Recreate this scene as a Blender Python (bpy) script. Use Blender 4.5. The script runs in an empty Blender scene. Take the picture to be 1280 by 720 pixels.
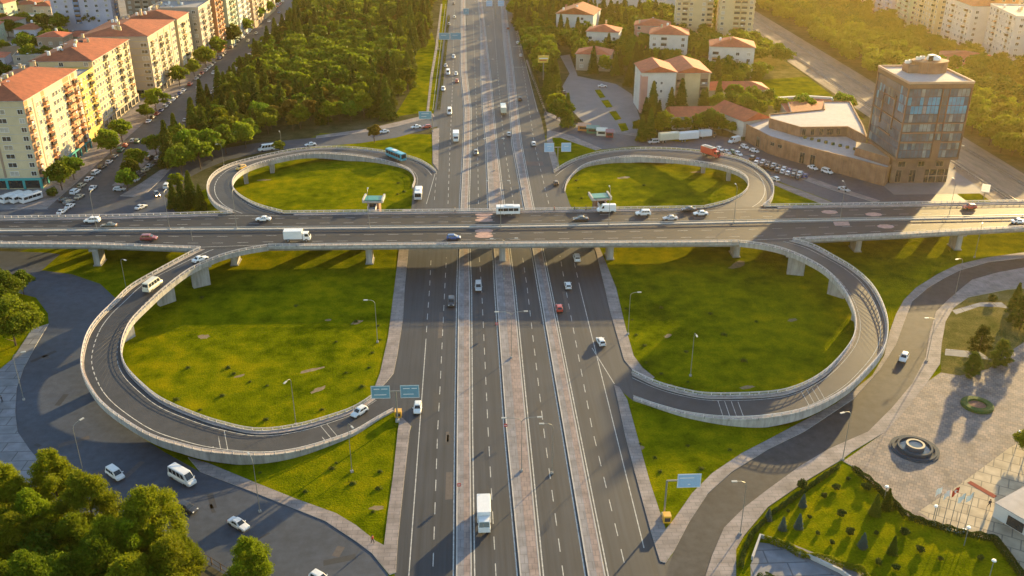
import bpy, bmesh, math, random
import numpy as np
from mathutils import Vector, Matrix
from mathutils.geometry import tessellate_polygon
R = math.radians
# ------------------------------------------------------------------ camera
F = 1180.0; PITCH = math.atan(560/1180.); YAW = -math.atan(60/math.hypot(1180, 560)); CH = 110.0
sc = bpy.context.scene
COL = sc.collection
cam = bpy.data.cameras.new('camera'); camo = bpy.data.objects.new('camera', cam); COL.objects.link(camo)
cam.sensor_width = 36; cam.lens = 36*F/1280; cam.clip_start = 1; cam.clip_end = 9000
camo.location = (0, 0, CH); camo.rotation_euler = (math.pi/2-PITCH, 0, YAW)
sc.camera = camo
# ------------------------------------------------------------------ light
SUN_EL = 10.5; SUN_AZ = 37.0            # azimuth measured from +Y towards +X
w = bpy.data.worlds.new('World'); sc.world = w; w.use_nodes = True
nt = w.node_tree; bg = nt.nodes['Background']
sky = nt.nodes.new('ShaderNodeTexSky'); sky.sky_type = 'NISHITA'; sky.sun_disc = False
sky.sun_elevation = R(SUN_EL); sky.sun_rotation = R(SUN_AZ); sky.air_density = 1.2; sky.dust_density = 1.0; sky.altitude = 1000
nt.links.new(sky.outputs[0], bg.inputs[0]); bg.inputs[1].default_value = 0.125
sl = bpy.data.lights.new('sun', 'SUN'); sl.energy = 5.0; sl.angle = R(0.6); sl.color = (1.0, 0.71, 0.30)
so = bpy.data.objects.new('sun', sl); COL.objects.link(so)
sd = Vector((math.sin(R(SUN_AZ))*math.cos(R(SUN_EL)), math.cos(R(SUN_AZ))*math.cos(R(SUN_EL)), math.sin(R(SUN_EL))))
so.rotation_euler = sd.to_track_quat('Z', 'Y').to_euler(); so.location = (0, 0, 300)
sc.view_settings.view_transform = 'Standard'; sc.view_settings.look = 'None'
sc.view_settings.exposure = 1.62; sc.view_settings.gamma = 1
sc.view_settings.use_curve_mapping = False
HAZE = 0.00007

# ------------------------------------------------------------------ survey helper: sight line of the photo met with a level plane
def P(px, py, z=0.0):
    x = (px-640)/F; y = -(py-360)/F
    d = (x, math.cos(PITCH)+y*math.sin(PITCH), -math.sin(PITCH)+y*math.cos(PITCH))
    t = (z-CH)/d[2]; X, Y = d[0]*t, d[1]*t; c, s = math.cos(YAW), math.sin(YAW)
    return (X*c-Y*s, X*s+Y*c)
def PP(l, z=0.0): return [P(a, b, z) for a, b in l]

# ------------------------------------------------------------------ materials
MATS = {}
def mat(name, col, rough=0.8, var=0.25, scale=1.0, bump=0.0, metal=0.0, spec=0.5, col2=None, stretch=None, emit=0, trans=0, big=0.0, coat=0.0, rnd=0.0):
    if name in MATS: return MATS[name]
    m = bpy.data.materials.new(name); m.use_nodes = True; n = m.node_tree.nodes; l = m.node_tree.links
    b = n['Principled BSDF']; b.inputs['Roughness'].default_value = rough; b.inputs['Metallic'].default_value = metal
    b.inputs['Specular IOR Level'].default_value = spec; b.inputs['Coat Weight'].default_value = coat
    tc = n.new('ShaderNodeTexCoord'); mp = n.new('ShaderNodeMapping'); l.new(tc.outputs['Object'], mp.inputs[0])
    if stretch: mp.inputs['Scale'].default_value = stretch
    no = n.new('ShaderNodeTexNoise'); no.inputs['Scale'].default_value = scale; no.inputs['Detail'].default_value = 6; no.inputs['Roughness'].default_value = 0.65
    l.new(mp.outputs[0], no.inputs['Vector'])
    rp = n.new('ShaderNodeValToRGB'); rp.color_ramp.elements[0].position = 0.3; rp.color_ramp.elements[1].position = 0.7
    c2 = col2 if col2 else tuple(min(1, c*(1+var)) for c in col); c1 = tuple(c*(1-var) for c in col) if not col2 else col
    rp.color_ramp.elements[0].color = (*c1, 1); rp.color_ramp.elements[1].color = (*c2, 1)
    l.new(no.outputs['Fac'], rp.inputs[0]); out = rp.outputs[0]
    if big:
        n2 = n.new('ShaderNodeTexNoise'); n2.inputs['Scale'].default_value = scale*0.07; n2.inputs['Detail'].default_value = 5
        l.new(tc.outputs['Object'], n2.inputs['Vector'])
        mr = n.new('ShaderNodeMapRange'); mr.inputs[1].default_value = .3; mr.inputs[2].default_value = .7; mr.inputs[3].default_value = 1-big; mr.inputs[4].default_value = 1+big
        l.new(n2.outputs['Fac'], mr.inputs[0])
        mx = n.new('ShaderNodeVectorMath'); mx.operation = 'SCALE'; l.new(out, mx.inputs[0]); l.new(mr.outputs[0], mx.inputs['Scale']); out = mx.outputs[0]
    if rnd:
        oi = n.new('ShaderNodeObjectInfo'); hs = n.new('ShaderNodeHueSaturation')
        m1 = n.new('ShaderNodeMapRange'); m1.inputs[3].default_value = .5-rnd*.028; m1.inputs[4].default_value = .5+rnd*.03
        m2 = n.new('ShaderNodeMath'); m2.operation = 'MULTIPLY'; m2.inputs[1].default_value = 7.31
        m3 = n.new('ShaderNodeMath'); m3.operation = 'FRACT'; m4 = n.new('ShaderNodeMapRange'); m4.inputs[3].default_value = 1-rnd*.45; m4.inputs[4].default_value = 1+rnd*.5
        l.new(oi.outputs['Random'], m1.inputs[0]); l.new(m1.outputs[0], hs.inputs['Hue'])
        l.new(oi.outputs['Random'], m2.inputs[0]); l.new(m2.outputs[0], m3.inputs[0]); l.new(m3.outputs[0], m4.inputs[0]); l.new(m4.outputs[0], hs.inputs['Value'])
        l.new(out, hs.inputs['Color']); out = hs.outputs[0]
    l.new(out, b.inputs['Base Color'])
    if bump:
        bm_ = n.new('ShaderNodeBump'); bm_.inputs['Strength'].default_value = bump; bm_.inputs['Distance'].default_value = 0.1
        l.new(no.outputs['Fac'], bm_.inputs['Height']); l.new(bm_.outputs[0], b.inputs['Normal'])
    if emit:
        b.inputs['Emission Color'].default_value = (*col, 1); b.inputs['Emission Strength'].default_value = emit
    if trans:
        t = n.new('ShaderNodeBsdfTranslucent'); l.new(out, t.inputs[0]); mxs = n.new('ShaderNodeMixShader'); mxs.inputs[0].default_value = trans
        l.new(b.outputs[0], mxs.inputs[1]); l.new(t.outputs[0], mxs.inputs[2]); l.new(mxs.outputs[0], n['Material Output'].inputs[0])
    MATS[name] = m; return m

def tile_mat(name, c1, c2, mortar, sx, sy, rough=0.85, msize=0.06, ang=0.0):
    if name in MATS: return MATS[name]
    m = bpy.data.materials.new(name); m.use_nodes = True; n = m.node_tree.nodes; l = m.node_tree.links
    b = n['Principled BSDF']; b.inputs['Roughness'].default_value = rough; b.inputs['Specular IOR Level'].default_value = .3
    tc = n.new('ShaderNodeTexCoord'); mp = n.new('ShaderNodeMapping'); mp.inputs['Rotation'].default_value = (0, 0, ang)
    br = n.new('ShaderNodeTexBrick'); br.inputs['Scale'].default_value = 1.0; br.inputs['Brick Width'].default_value = sx; br.inputs['Row Height'].default_value = sy
    br.inputs['Mortar Size'].default_value = msize; br.inputs['Color1'].default_value = (*c1, 1); br.inputs['Color2'].default_value = (*c2, 1); br.inputs['Mortar'].default_value = (*mortar, 1)
    l.new(tc.outputs['Object'], mp.inputs[0]); l.new(mp.outputs[0], br.inputs['Vector'])
    no = n.new('ShaderNodeTexNoise'); no.inputs['Scale'].default_value = .35; no.inputs['Detail'].default_value = 8
    l.new(tc.outputs['Object'], no.inputs['Vector'])
    mr = n.new('ShaderNodeMapRange'); mr.inputs[1].default_value = .3; mr.inputs[2].default_value = .7; mr.inputs[3].default_value = .72; mr.inputs[4].default_value = 1.25
    l.new(no.outputs['Fac'], mr.inputs[0])
    mx = n.new('ShaderNodeVectorMath'); mx.operation = 'SCALE'; l.new(br.outputs['Color'], mx.inputs[0]); l.new(mr.outputs[0], mx.inputs['Scale'])
    l.new(mx.outputs[0], b.inputs['Base Color']); MATS[name] = m; return m

def grass_mat(name, dark, mid, dry):
    m = bpy.data.materials.new(name); m.use_nodes = True; n = m.node_tree.nodes; l = m.node_tree.links
    b = n['Principled BSDF']; b.inputs['Roughness'].default_value = 1; b.inputs['Specular IOR Level'].default_value = 0.0
    tc = n.new('ShaderNodeTexCoord')
    def noise(s, d=6):
        q = n.new('ShaderNodeTexNoise'); q.inputs['Scale'].default_value = s; q.inputs['Detail'].default_value = d; q.inputs['Roughness'].default_value = .62
        l.new(tc.outputs['Object'], q.inputs['Vector']); return q
    a = noise(.035, 8); c = noise(.22, 8); f = noise(2.6, 4)
    ad = n.new('ShaderNodeMath'); ad.operation = 'ADD'; l.new(a.outputs[0], ad.inputs[0]); l.new(c.outputs[0], ad.inputs[1])
    ha = n.new('ShaderNodeMath'); ha.operation = 'MULTIPLY'; ha.inputs[1].default_value = .5; l.new(ad.outputs[0], ha.inputs[0])
    rp = n.new('ShaderNodeValToRGB'); e = rp.color_ramp.elements; e[0].position = .38; e[0].color = (*dark, 1); e[1].position = .64; e[1].color = (*dry, 1)
    k = e.new(.5); k.color = (*mid, 1); l.new(ha.outputs[0], rp.inputs[0])
    mr = n.new('ShaderNodeMapRange'); mr.inputs[1].default_value = .25; mr.inputs[2].default_value = .75; mr.inputs[3].default_value = .62; mr.inputs[4].default_value = 1.38; l.new(f.outputs[0], mr.inputs[0])
    mx = n.new('ShaderNodeVectorMath'); mx.operation = 'SCALE'; l.new(rp.outputs[0], mx.inputs[0]); l.new(mr.outputs[0], mx.inputs['Scale'])
    l.new(mx.outputs[0], b.inputs['Base Color'])
    bu = n.new('ShaderNodeBump'); bu.inputs['Strength'].default_value = .8; bu.inputs['Distance'].default_value = .25; l.new(f.outputs[0], bu.inputs['Height']); l.new(bu.outputs[0], b.inputs['Normal'])
    MATS[name] = m; return m

M_ROAD = mat('asphalt_highway', (.025, .029, .038), .62, .42, .9, .15, stretch=(1.3, .03, 1), big=.18, spec=.4)
M_ROAD2 = mat('asphalt_side', (.052, .063, .086), .68, .25, .5, .15, big=.25, spec=.35)
M_DECK = mat('asphalt_deck', (.030, .032, .039), .72, .22, .9, .15, stretch=(.03, 1.3, 1), big=.2, spec=.25)
M_RAMP = mat('asphalt_ramp', (.029, .031, .038), .62, .28, .35, .1, big=.2, spec=.35)
M_LINE = mat('road_paint', (.40, .40, .39), .75, .45, 1.2)
M_PINK = mat('faded_red_paint', (.42, .25, .21), .8, .25, 1.2)
M_CONC = mat('concrete', (.33, .315, .30), .88, .32, 1.1, .12, big=.2, stretch=(1, 1, .18))
M_CONCD = mat('concrete_dark', (.24, .235, .23), .88, .25, .5, .1, big=.2)
M_KERB = mat('kerb_stone', (.42, .40, .38), .85, .15, 1.0)
M_PAVE = tile_mat('paving_sidewalk', (.27, .23, .22), (.23, .20, .195), (.17, .155, .15), 2.0, 1.0)
M_PAVEB = tile_mat('paving_grey', (.20, .205, .23), (.17, .18, .20), (.10, .105, .115), 6.5, 3.2, msize=.12)
M_MED = tile_mat('paving_median', (.25, .235, .245), (.215, .205, .215), (.17, .16, .165), 1.2, 2.2)
M_MEDP = tile_mat('paving_median_pink', (.29, .225, .205), (.25, .195, .185), (.18, .15, .145), 1.0, 1.4)
M_PLAZA = tile_mat('paving_plaza', (.28, .22, .185), (.17, .15, .145), (.13, .11, .10), .9, .9, msize=.05, ang=.5)
M_PLAZAY = tile_mat('paving_forecourt', (.42, .34, .24), (.38, .31, .22), (.2, .17, .13), 3, 3, msize=.12, ang=.55)
M_GRASS = grass_mat('lawn_grass', (.042, .066, .001), (.122, .140, .002), (.25, .210, .003))
M_EARTH = grass_mat('ground_earth', (.035, .045, .018), (.075, .075, .035), (.13, .115, .07))
M_DRY = grass_mat('dry_grass', (.075, .085, .02), (.15, .13, .04), (.24, .19, .08))
M_URB = mat('yard_paving', (.17, .155, .145), .9, .3, .12, big=.3)
M_LOT = mat('lot_paving', (.17, .165, .175), .85, .12, .2, big=.12)
M_DIRT = mat('railway_ballast', (.20, .155, .12), .95, .3, .6, stretch=(1, .15, 1), big=.2)
M_METAL = mat('galvanised_metal', (.42, .42, .42), .45, .1, 3, metal=.7)
M_POLE = mat('painted_pole', (.22, .225, .21), .5, .1, 3, metal=.3)
M_RAIL = mat('painted_rail', (.62, .56, .54), .6, .15, 2)
M_WHITE = mat('white_paint', (.75, .74, .72), .5, .05, 3)
M_GLASS = mat('dark_glass', (.02, .026, .03), .08, .3, .6, spec=.8)
M_WIN = mat('window_glass', (.05, .05, .05), .15, .6, .35, spec=.7)
M_TYRE = mat('tyre_rubber', (.02, .02, .02), .9, .1)
M_RIM = mat('alloy', (.45, .45, .46), .35, .1, metal=.8)
M_LAMPW = mat('headlight_lens', (.7, .7, .68), .15, .1)
M_LAMPR = mat('tail_lens', (.45, .02, .015), .25, .1)
M_TILE = mat('red_roof_tile', (.31, .080, .030), .85, .3, .5, .3, big=.25)
M_TILEP = mat('pink_roof_tile', (.44, .105, .050), .85, .25, .5, .3, big=.25)
M_BARK = mat('bark', (.09, .06, .04), .95, .3, 3, .4)
M_SIGN = mat('sign_blue', (.13, .29, .38), .5, .12, 1.5)
M_SIGNL = mat('sign_pale_blue', (.30, .47, .66), .5, .06, 1.5)
M_WATER = mat('fountain_water', (.05, .09, .11), .08, .3, 2, spec=.8)

# ------------------------------------------------------------------ mesh builder
class MB:
    def __init__(s): s.v = []; s.f = []; s.m = []; s.mats = []
    def mi(s, m):
        if m not in s.mats: s.mats.append(m)
        return s.mats.index(m)
    def add(s, vs, fs, m):
        o = len(s.v); k = s.mi(m); s.v += [tuple(q) for q in vs]
        for f in fs: s.f.append(tuple(i+o for i in f)); s.m.append(k)
        return s
    def box(s, c, d, m, rz=0.0, taper=1.0):
        x, y, z = d[0]/2, d[1]/2, d[2]/2; vs = []
        for sz in (-1, 1):
            k = taper if sz > 0 else 1
            for sx, sy in ((-1, -1), (1, -1), (1, 1), (-1, 1)):
                a, b = sx*x*k, sy*y*k; vs.append((c[0]+a*math.cos(rz)-b*math.sin(rz), c[1]+a*math.sin(rz)+b*math.cos(rz), c[2]+sz*z))
        return s.add(vs, [(3, 2, 1, 0), (4, 5, 6, 7), (0, 1, 5, 4), (1, 2, 6, 5), (2, 3, 7, 6), (3, 0, 4, 7)], m)
    def prism(s, poly, z0, z1, m, mside=None, bottom=True):
        n = len(poly); a = sum(poly[i][0]*poly[(i+1) % n][1]-poly[(i+1) % n][0]*poly[i][1] for i in range(n))
        if a < 0: poly = poly[::-1]
        tri = tessellate_polygon([[Vector((p[0], p[1], 0)) for p in poly]])
        def up(t):
            p = [poly[i] for i in t]; ar = (p[1][0]-p[0][0])*(p[2][1]-p[0][1])-(p[2][0]-p[0][0])*(p[1][1]-p[0][1])
            return tuple(t) if ar > 0 else tuple(t[::-1])
        tri = [up(t) for t in tri]
        s.add([(p[0], p[1], z1) for p in poly], tri, m)
        if z0 is not None:
            s.add([(p[0], p[1], z0) for p in poly]+[(p[0], p[1], z1) for p in poly], [(i, (i+1) % n, n+(i+1) % n, n+i) for i in range(n)], mside or m)
            if bottom: s.add([(p[0], p[1], z0) for p in poly], [t[::-1] for t in tri], mside or m)
        return s
    def tube(s, pts, r, m, seg=6, r1=None, cap=True):
        pts = [Vector(p) for p in pts]; n = len(pts); vs = []
        for i, p in enumerate(pts):
            d = (pts[min(i+1, n-1)]-pts[max(i-1, 0)]).normalized(); a = d.cross(Vector((0, 0, 1)) if abs(d.z) < .9 else Vector((1, 0, 0))).normalized(); b = d.cross(a)
            rr = r if r1 is None else r+(r1-r)*i/(n-1)
            for k in range(seg):
                t = 2*math.pi*k/seg; vs.append(p+a*math.cos(t)*rr+b*math.sin(t)*rr)
        fs = [(i*seg+k, i*seg+(k+1) % seg, (i+1)*seg+(k+1) % seg, (i+1)*seg+k) for i in range(n-1) for k in range(seg)]
        if cap: fs += [tuple(range(seg)), tuple(range((n-1)*seg, n*seg))[::-1]]
        return s.add(vs, fs, m)
    def lathe(s, c, prof, m, seg=24):
        vs = [(c[0]+r*math.cos(2*math.pi*k/seg), c[1]+r*math.sin(2*math.pi*k/seg), c[2]+z) for r, z in prof for k in range(seg)]
        fs = [(i*seg+k, i*seg+(k+1) % seg, (i+1)*seg+(k+1) % seg, (i+1)*seg+k) for i in range(len(prof)-1) for k in range(seg)]
        return s.add(vs, fs, m)
    def data(s, name):
        me = bpy.data.meshes.new(name); me.from_pydata(s.v, [], s.f)
        for m in s.mats: me.materials.append(m)
        me.polygons.foreach_set('material_index', s.m); me.update(); return me
    def build(s, name, parent=None, loc=(0, 0, 0), rz=0.0):
        o = bpy.data.objects.new(name, s.data(name)); COL.objects.link(o); o.location = loc; o.rotation_euler = (0, 0, rz)
        if parent: o.parent = parent
        return o
def link(name, data, parent=None, loc=(0, 0, 0), rz=0.0, sc_=None):
    o = bpy.data.objects.new(name, data); COL.objects.link(o); o.location = loc; o.rotation_euler = (0, 0, rz)
    if sc_: o.scale = sc_ if isinstance(sc_, tuple) else (sc_,)*3
    if parent: o.parent = parent
    return o
def tag(o, label, cat, group=None):
    o['label'] = label; o['category'] = cat
    if group: o['group'] = group
    return o
def struct(o, kind='structure'): o['kind'] = kind; return o
def empty(name, loc, rz, label, cat, group=None):
    o = bpy.data.objects.new(name, None); COL.objects.link(o); o.location = loc; o.rotation_euler = (0, 0, rz); o.empty_display_size = .5
    return tag(o, label, cat, group)
KIDS = {}
def kids(o):
    return KIDS.get(o.name, [])
def reg(root, *ch): KIDS.setdefault(root.name, []).extend(ch)
def copy_tree(o, parent=None):
    c = o.copy(); COL.objects.link(c)
    if parent: c.parent = parent
    for ch in kids(o): reg(c, copy_tree(ch, c))
    return c
def child(o, parent): reg(parent, o); return o
def pip(p, poly):
    x, y = p; r = False; n = len(poly)
    for i in range(n):
        x1, y1 = poly[i]; x2, y2 = poly[(i+1) % n]
        if (y1 > y) != (y2 > y) and x < (x2-x1)*(y-y1)/(y2-y1)+x1: r = not r
    return r
def resample(pts, n, smooth=True):
    p = [Vector(q) for q in pts]
    if smooth and len(p) > 2:
        o = []
        for i in range(len(p)-1):
            a, b, c, d = p[max(i-1, 0)], p[i], p[i+1], p[min(i+2, len(p)-1)]
            for k in range(8):
                t = k/8; o.append(0.5*((2*b)+(c-a)*t+(2*a-5*b+4*c-d)*t*t+(3*b-a-3*c+d)*t**3))
        o.append(p[-1]); p = o
    L = [0]
    for a, b in zip(p, p[1:]): L.append(L[-1]+(b-a).length)
    out = []; j = 0
    for i in range(n):
        s = L[-1]*i/(n-1)
        while j < len(p)-2 and L[j+1] < s: j += 1
        t = (s-L[j])/max(1e-9, L[j+1]-L[j]); out.append(p[j].lerp(p[j+1], min(1, t)))
    return out
def offset(pts, d):
    n = len(pts); o = []
    for i in range(n):
        t = (pts[min(i+1, n-1)]-pts[max(i-1, 0)]); t = Vector((t.x, t.y, 0)).normalized(); o.append(pts[i]+Vector((-t.y, t.x, 0))*d)
    return o
def strip(mb, a, b, m):
    n = len(a); mb.add(list(a)+list(b), [(i, i+1, n+i+1, n+i) for i in range(n-1)], m)
def ribbon_box(mb, pts, w, z0, z1, m, cap=True):
    # wall following a 3-D line, z0/z1 relative to the line
    a = offset(pts, w/2); b = offset(pts, -w/2); up0, up1 = Vector((0, 0, z0)), Vector((0, 0, z1))
    strip(mb, [q+up1 for q in b], [q+up1 for q in a], m); strip(mb, [q+up0 for q in a], [q+up1 for q in a], m)
    strip(mb, [q+up1 for q in b], [q+up0 for q in b], m); strip(mb, [q+up0 for q in a], [q+up0 for q in b], m)
    for k in (0, -1): mb.add([a[k]+up0, b[k]+up0, b[k]+up1, a[k]+up1], [(0, 1, 2, 3)], m)

# ------------------------------------------------------------------ ground and roads
def sheet(name, poly, z, m): return struct(MB().prism(poly, None, z, m).build(name))
def slab(name, poly, m, h=.13, z0=0.0, kerb=None): return struct(MB().prism(poly, z0, h, m, kerb or M_KERB, bottom=False).build(name))
sheet('grove_floor', PP([(0, 640), (60, 590), (130, 692), (250, 700), (300, 730), (330, 900), (-200, 900), (-200, 600)]), .045, mat('needle_litter', (.05, .045, .02), .95, .5, .8, .3))
sheet('ground', [(-3500, -600), (3500, -600), (3500, 5000), (-3500, 5000)], 0, M_EARTH)
sheet('lawn', [(-135, 60), (178, 60), (178, 345), (60, 375), (-62, 385), (-100, 300), (-135, 262)], .008, M_GRASS)
hw_left = PP([(497, 680), (505, 602), (512, 540), (515, 533), (492, 511), (465, 493), (484, 477), (492, 467), (497, 442), (504, 397), (506, 360), (510, 318), (514, 262), (518, 222), (545, 213), (540, 205), (541, 180), (547, 158), (542, 142), (545, 125), (551, 75), (557, 25), (560, 0)])
hw_right = PP([(815, 670), (800, 615), (782, 547), (768, 482), (792, 497), (790, 462), (780, 450), (762, 387), (756, 360), (745, 315), (712, 255), (706, 237), (710, 226), (692, 213), (683, 180), (677, 150), (672, 135), (655, 75), (645, 25), (640, 5)])
xl, xr = hw_left[0][0], hw_right[0][0]
sheet('highway_road', [(xl, 20), (xr, 20)]+hw_right+[(48, 1400), (-40, 1400)]+hw_left[::-1], .020, M_ROAD)

M_PATCH = mat('asphalt_patch_dark', (.023, .025, .031), .7, .2, 1.5); M_PATCHL = mat('asphalt_patch_light', (.075, .065, .066), .8, .2, 1.5)
gp = random.Random(21)
def patch(poly, z, m): struct(MB().prism(poly, None, z, m).build('asphalt_patch'))
for i in range(34):
    X = gp.choice([-18, -14, -9, -6, 1, 4, 13.5, 16.5, 23.5, 27.5, 30.5]) + gp.uniform(-.6, .6); Y = gp.choice([gp.uniform(118, 245), gp.uniform(275, 500)]); wd = gp.uniform(.6, 1.7); ln = gp.uniform(1.5, 14)
    if X < -13 and not 200 < Y < 240: continue
    patch([(X, Y), (X+wd, Y+.1), (X+wd*gp.uniform(.9, 1.05), Y+ln), (X+.05, Y+ln)], .0225, gp.choice([M_PATCH, M_PATCH, M_PATCHL]))
for i in range(16):
    q_ = P(*gp.choice([(60, 560), (90, 500), (55, 450), (130, 600), (190, 640), (250, 640), (300, 690), (350, 670), (400, 690), (90, 380), (300, 640), (160, 620), (440, 710)])); q_ = (q_[0]+gp.uniform(-5, 5), q_[1]+gp.uniform(-4, 4)); a_ = gp.uniform(0, 3); wd, ln = gp.uniform(.5, 1.6), gp.uniform(1.2, 7)
    patch([(q_[0]+u*math.cos(a_)-v_*math.sin(a_), q_[1]+u*math.sin(a_)+v_*math.cos(a_)) for u, v_ in ((0, 0), (ln, .1), (ln, wd), (.1, wd*.95))], .0262, gp.choice([M_PATCH, M_PATCHL]))
patch(PP([(656, 202), (678, 202), (680, 207), (657, 207)]), .0235, mat('faded_red_surface', (.10, .065, .062), .8, .2, 1))
for a_, b_ in (([(492, 510), (465, 492)], [(484, 477), (500, 490), (515, 533)]), ([(792, 496), (790, 461)], [(778, 448), (762, 455), (768, 482)]), ([(545, 212), (515, 232)], [(530, 250), (556, 240)]), ([(692, 212), (706, 237)], [(698, 250), (680, 230)])):
    q0, q1 = [P(*q, 1.03) for q in a_]; struct(MB().prism([q0, q1]+PP(b_), None, .0215, M_ROAD).build('road_apron'))
sheet('road_apron', PP([(800, 640), (815, 670), (825, 702), (832, 704), (842, 692), (834, 722), (818, 800), (790, 900), (760, 900)]), .0232, M_ROAD)
# medians (raised strips)
def P_at(l, y):
    for (x0, y0), (x1, y1) in zip(l, l[1:]):
        if (y0-y)*(y1-y) <= 0: return x0+(x1-x0)*(y-y0)/(y1-y0)
    return l[-1][0]
def median(name, left, right, m, m2=None, split=.55):
    L = PP(left); Rr = PP(right)
    L = [(L[0][0], 20)]+L+[(L[-1][0]-1, 1200)]; Rr = [(Rr[0][0], 20)]+Rr+[(Rr[-1][0]-1, 1200)]
    mb = MB(); mb.prism(L+Rr[::-1], 0.02, .17, m, M_KERB, bottom=False)
    def inset(a, d): return [(x+d, y) for x, y in a]
    # kerb stones
    for e, d in ((L, .22), (Rr, -.22)):
        q = e+inset(e, d)[::-1]; mb.prism(q, .17, .19, M_KERB)
    if m2:
        mid = [(x+(P_at(Rr, y)-x)*split, y) for x, y in L]
        mb.prism(mid+[(x-.3, y) for x, y in Rr][::-1], .17, .181, m2)
    struct(mb.build(name))
    lines = MB()
    for e, d in ((L, -.45), (Rr, .45)):
        p = [Vector((x+d, y, .025)) for x, y in e]; strip(lines, [q+Vector((-.11, 0, 0)) for q in p][::-1], [q+Vector((.11, 0, 0)) for q in p][::-1], M_LINE)
    struct(lines.build('road_marking'))
median('median_strip', [(570, 720), (571, 540), (573, 360), (574, 320), (576, 255), (580, 180), (581, 137), (576, 87), (577, 25)],
       [(590, 720), (588, 540), (587.5, 360), (586, 320), (585, 255), (587.5, 180), (588, 137), (582, 87), (581, 25)], M_MED, M_MEDP, .5)
median('median_strip', [(650, 720), (633, 540), (620, 360), (618, 320), (611, 255), (608, 180), (604, 137), (602, 100), (601, 30)],
       [(676, 720), (659, 540), (642, 360), (637, 320), (629, 255), (620, 180), (616, 137), (613, 100), (605, 30)], M_MED, M_MEDP, .45)
median('median_strip', [(735, 720), (705, 540), (674, 360), (667, 320), (655, 255), (641, 180), (638, 137), (634, 87), (630, 50), (627, 10)],
       [(757, 720), (722, 540), (687, 360), (679, 320), (665, 255), (651, 180), (646, 137), (641, 87), (636, 50), (632, 10)], M_MED, M_MEDP, .5)
# lane lines
def dashes(pts, z, on=3.4, off=3.4, wd=.16, m=M_LINE, name='road_marking', mb=None):
    own = mb is None; mb = mb or MB(); p = [Vector((q[0], q[1], q[2] if len(q) > 2 else z)) for q in pts]
    L = [0]
    for a, b in zip(p, p[1:]): L.append(L[-1]+(b-a).length)
    def at(s):
        for i in range(len(L)-1):
            if s <= L[i+1]: return p[i].lerp(p[i+1], (s-L[i])/(L[i+1]-L[i]))
        return p[-1]
    s = 0
    while s < L[-1]:
        e = min(L[-1], s+on); a, b = at(s), at(e); d = (b-a)
        if d.length < .01: break
        nrm = Vector((-d.y, d.x, 0)).normalized()*wd/2
        mb.add([a-nrm, b-nrm, b+nrm, a+nrm], [(0, 3, 2, 1)], m); s += on+off
    if own: struct(mb.build(name))
def lane(px, **k): dashes(PP(px), .026, **k)
lane([(540, 745), (541, 715), (547, 540), (550, 485), (556, 360), (558, 322)]); lane([(560, 255), (563, 170), (566, 100), (568, 10)])
lane([(622, 760), (620, 720), (610, 535), (602, 360), (599, 320)]); lane([(598, 255), (597, 180), (594, 100), (591, 10)])
lane([(705, 725), (680, 540), (659, 360), (653, 320)]); lane([(642, 255), (630, 180), (623, 100), (616, 10)])
lane([(788, 740), (783, 715), (740, 535), (707, 360), (700, 320)]); lane([(686, 255), (668, 180), (656, 100), (640, 10)])
lane([(511, 720), (522, 600), (527, 505), (532, 432)], on=900, off=0, wd=.18); lane([(532, 432), (534, 400), (537, 360), (539, 320)])
lane([(805, 685), (767, 535), (740, 435), (725, 360)], on=900, off=0, wd=.18); lane([(725, 360), (716, 320)]); lane([(740, 435), (752, 460), (768, 480)], on=900, off=0, wd=.18)
lane([(533, 255), (545, 213)], on=900, off=0); lane([(543, 250), (549, 170)], wd=.12); lane([(541, 138), (548, 75), (557, 5)], on=900, off=0)
lane([(672, 140), (655, 80), (642, 20)], on=900, off=0)
for yy in (58, 84): lane([(641+(yy-58)*.06, yy), (655+(yy-58)*.16, yy)], on=900, off=0, wd=.5)

# side roads
sw = [(-60, 312), (60, 316), (75, 318), (52, 338), (90, 343), (125, 355), (152, 380), (130, 420), (125, 470), (150, 530), (207, 566), (250, 590), (320, 617), (370, 637), (407, 652), (445, 677), (465, 692), (485, 718), (500, 790), (470, 900), (250, 800), (130, 690), (54, 582), (37, 562), (22, 540), (19, 515), (21, 485), (30, 460), (45, 432), (61, 405), (60, 392), (45, 372), (-60, 345)]
sheet('side_road', PP(sw), .024, M_ROAD2)
def pave(px, m=M_PAVE, name='sidewalk', h=.13): return slab(name, PP(px), m, h)
pave([(61, 405), (45, 432), (30, 460), (21, 485), (19, 515), (22, 540), (37, 562), (54, 582), (130, 690), (90, 720), (30, 640), (8, 590), (-60, 560), (-60, 490), (-20, 478), (15, 450), (40, 412)], M_PAVEB)
pave([(235, 572), (250, 590), (320, 617), (370, 637), (407, 652), (445, 677), (465, 692), (487, 719), (495, 716), (497, 680), (505, 602), (512, 540), (514, 533), (500, 520), (497, 540), (492, 590), (485, 640), (480, 682), (470, 677), (445, 657), (420, 642), (370, 624), (320, 604), (262, 580)])
pave([(484, 477), (492, 467), (497, 442), (504, 397), (506, 360), (510, 318), (514, 262), (504, 262), (498, 318), (493, 360), (485, 422), (475, 467), (466, 490), (472, 489)])
pave([(745, 315), (756, 360), (762, 387), (780, 450), (790, 462), (812, 476), (818, 472), (803, 460), (792, 445), (782, 410), (770, 360), (753, 318), (745, 300), (739, 300)])
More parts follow.
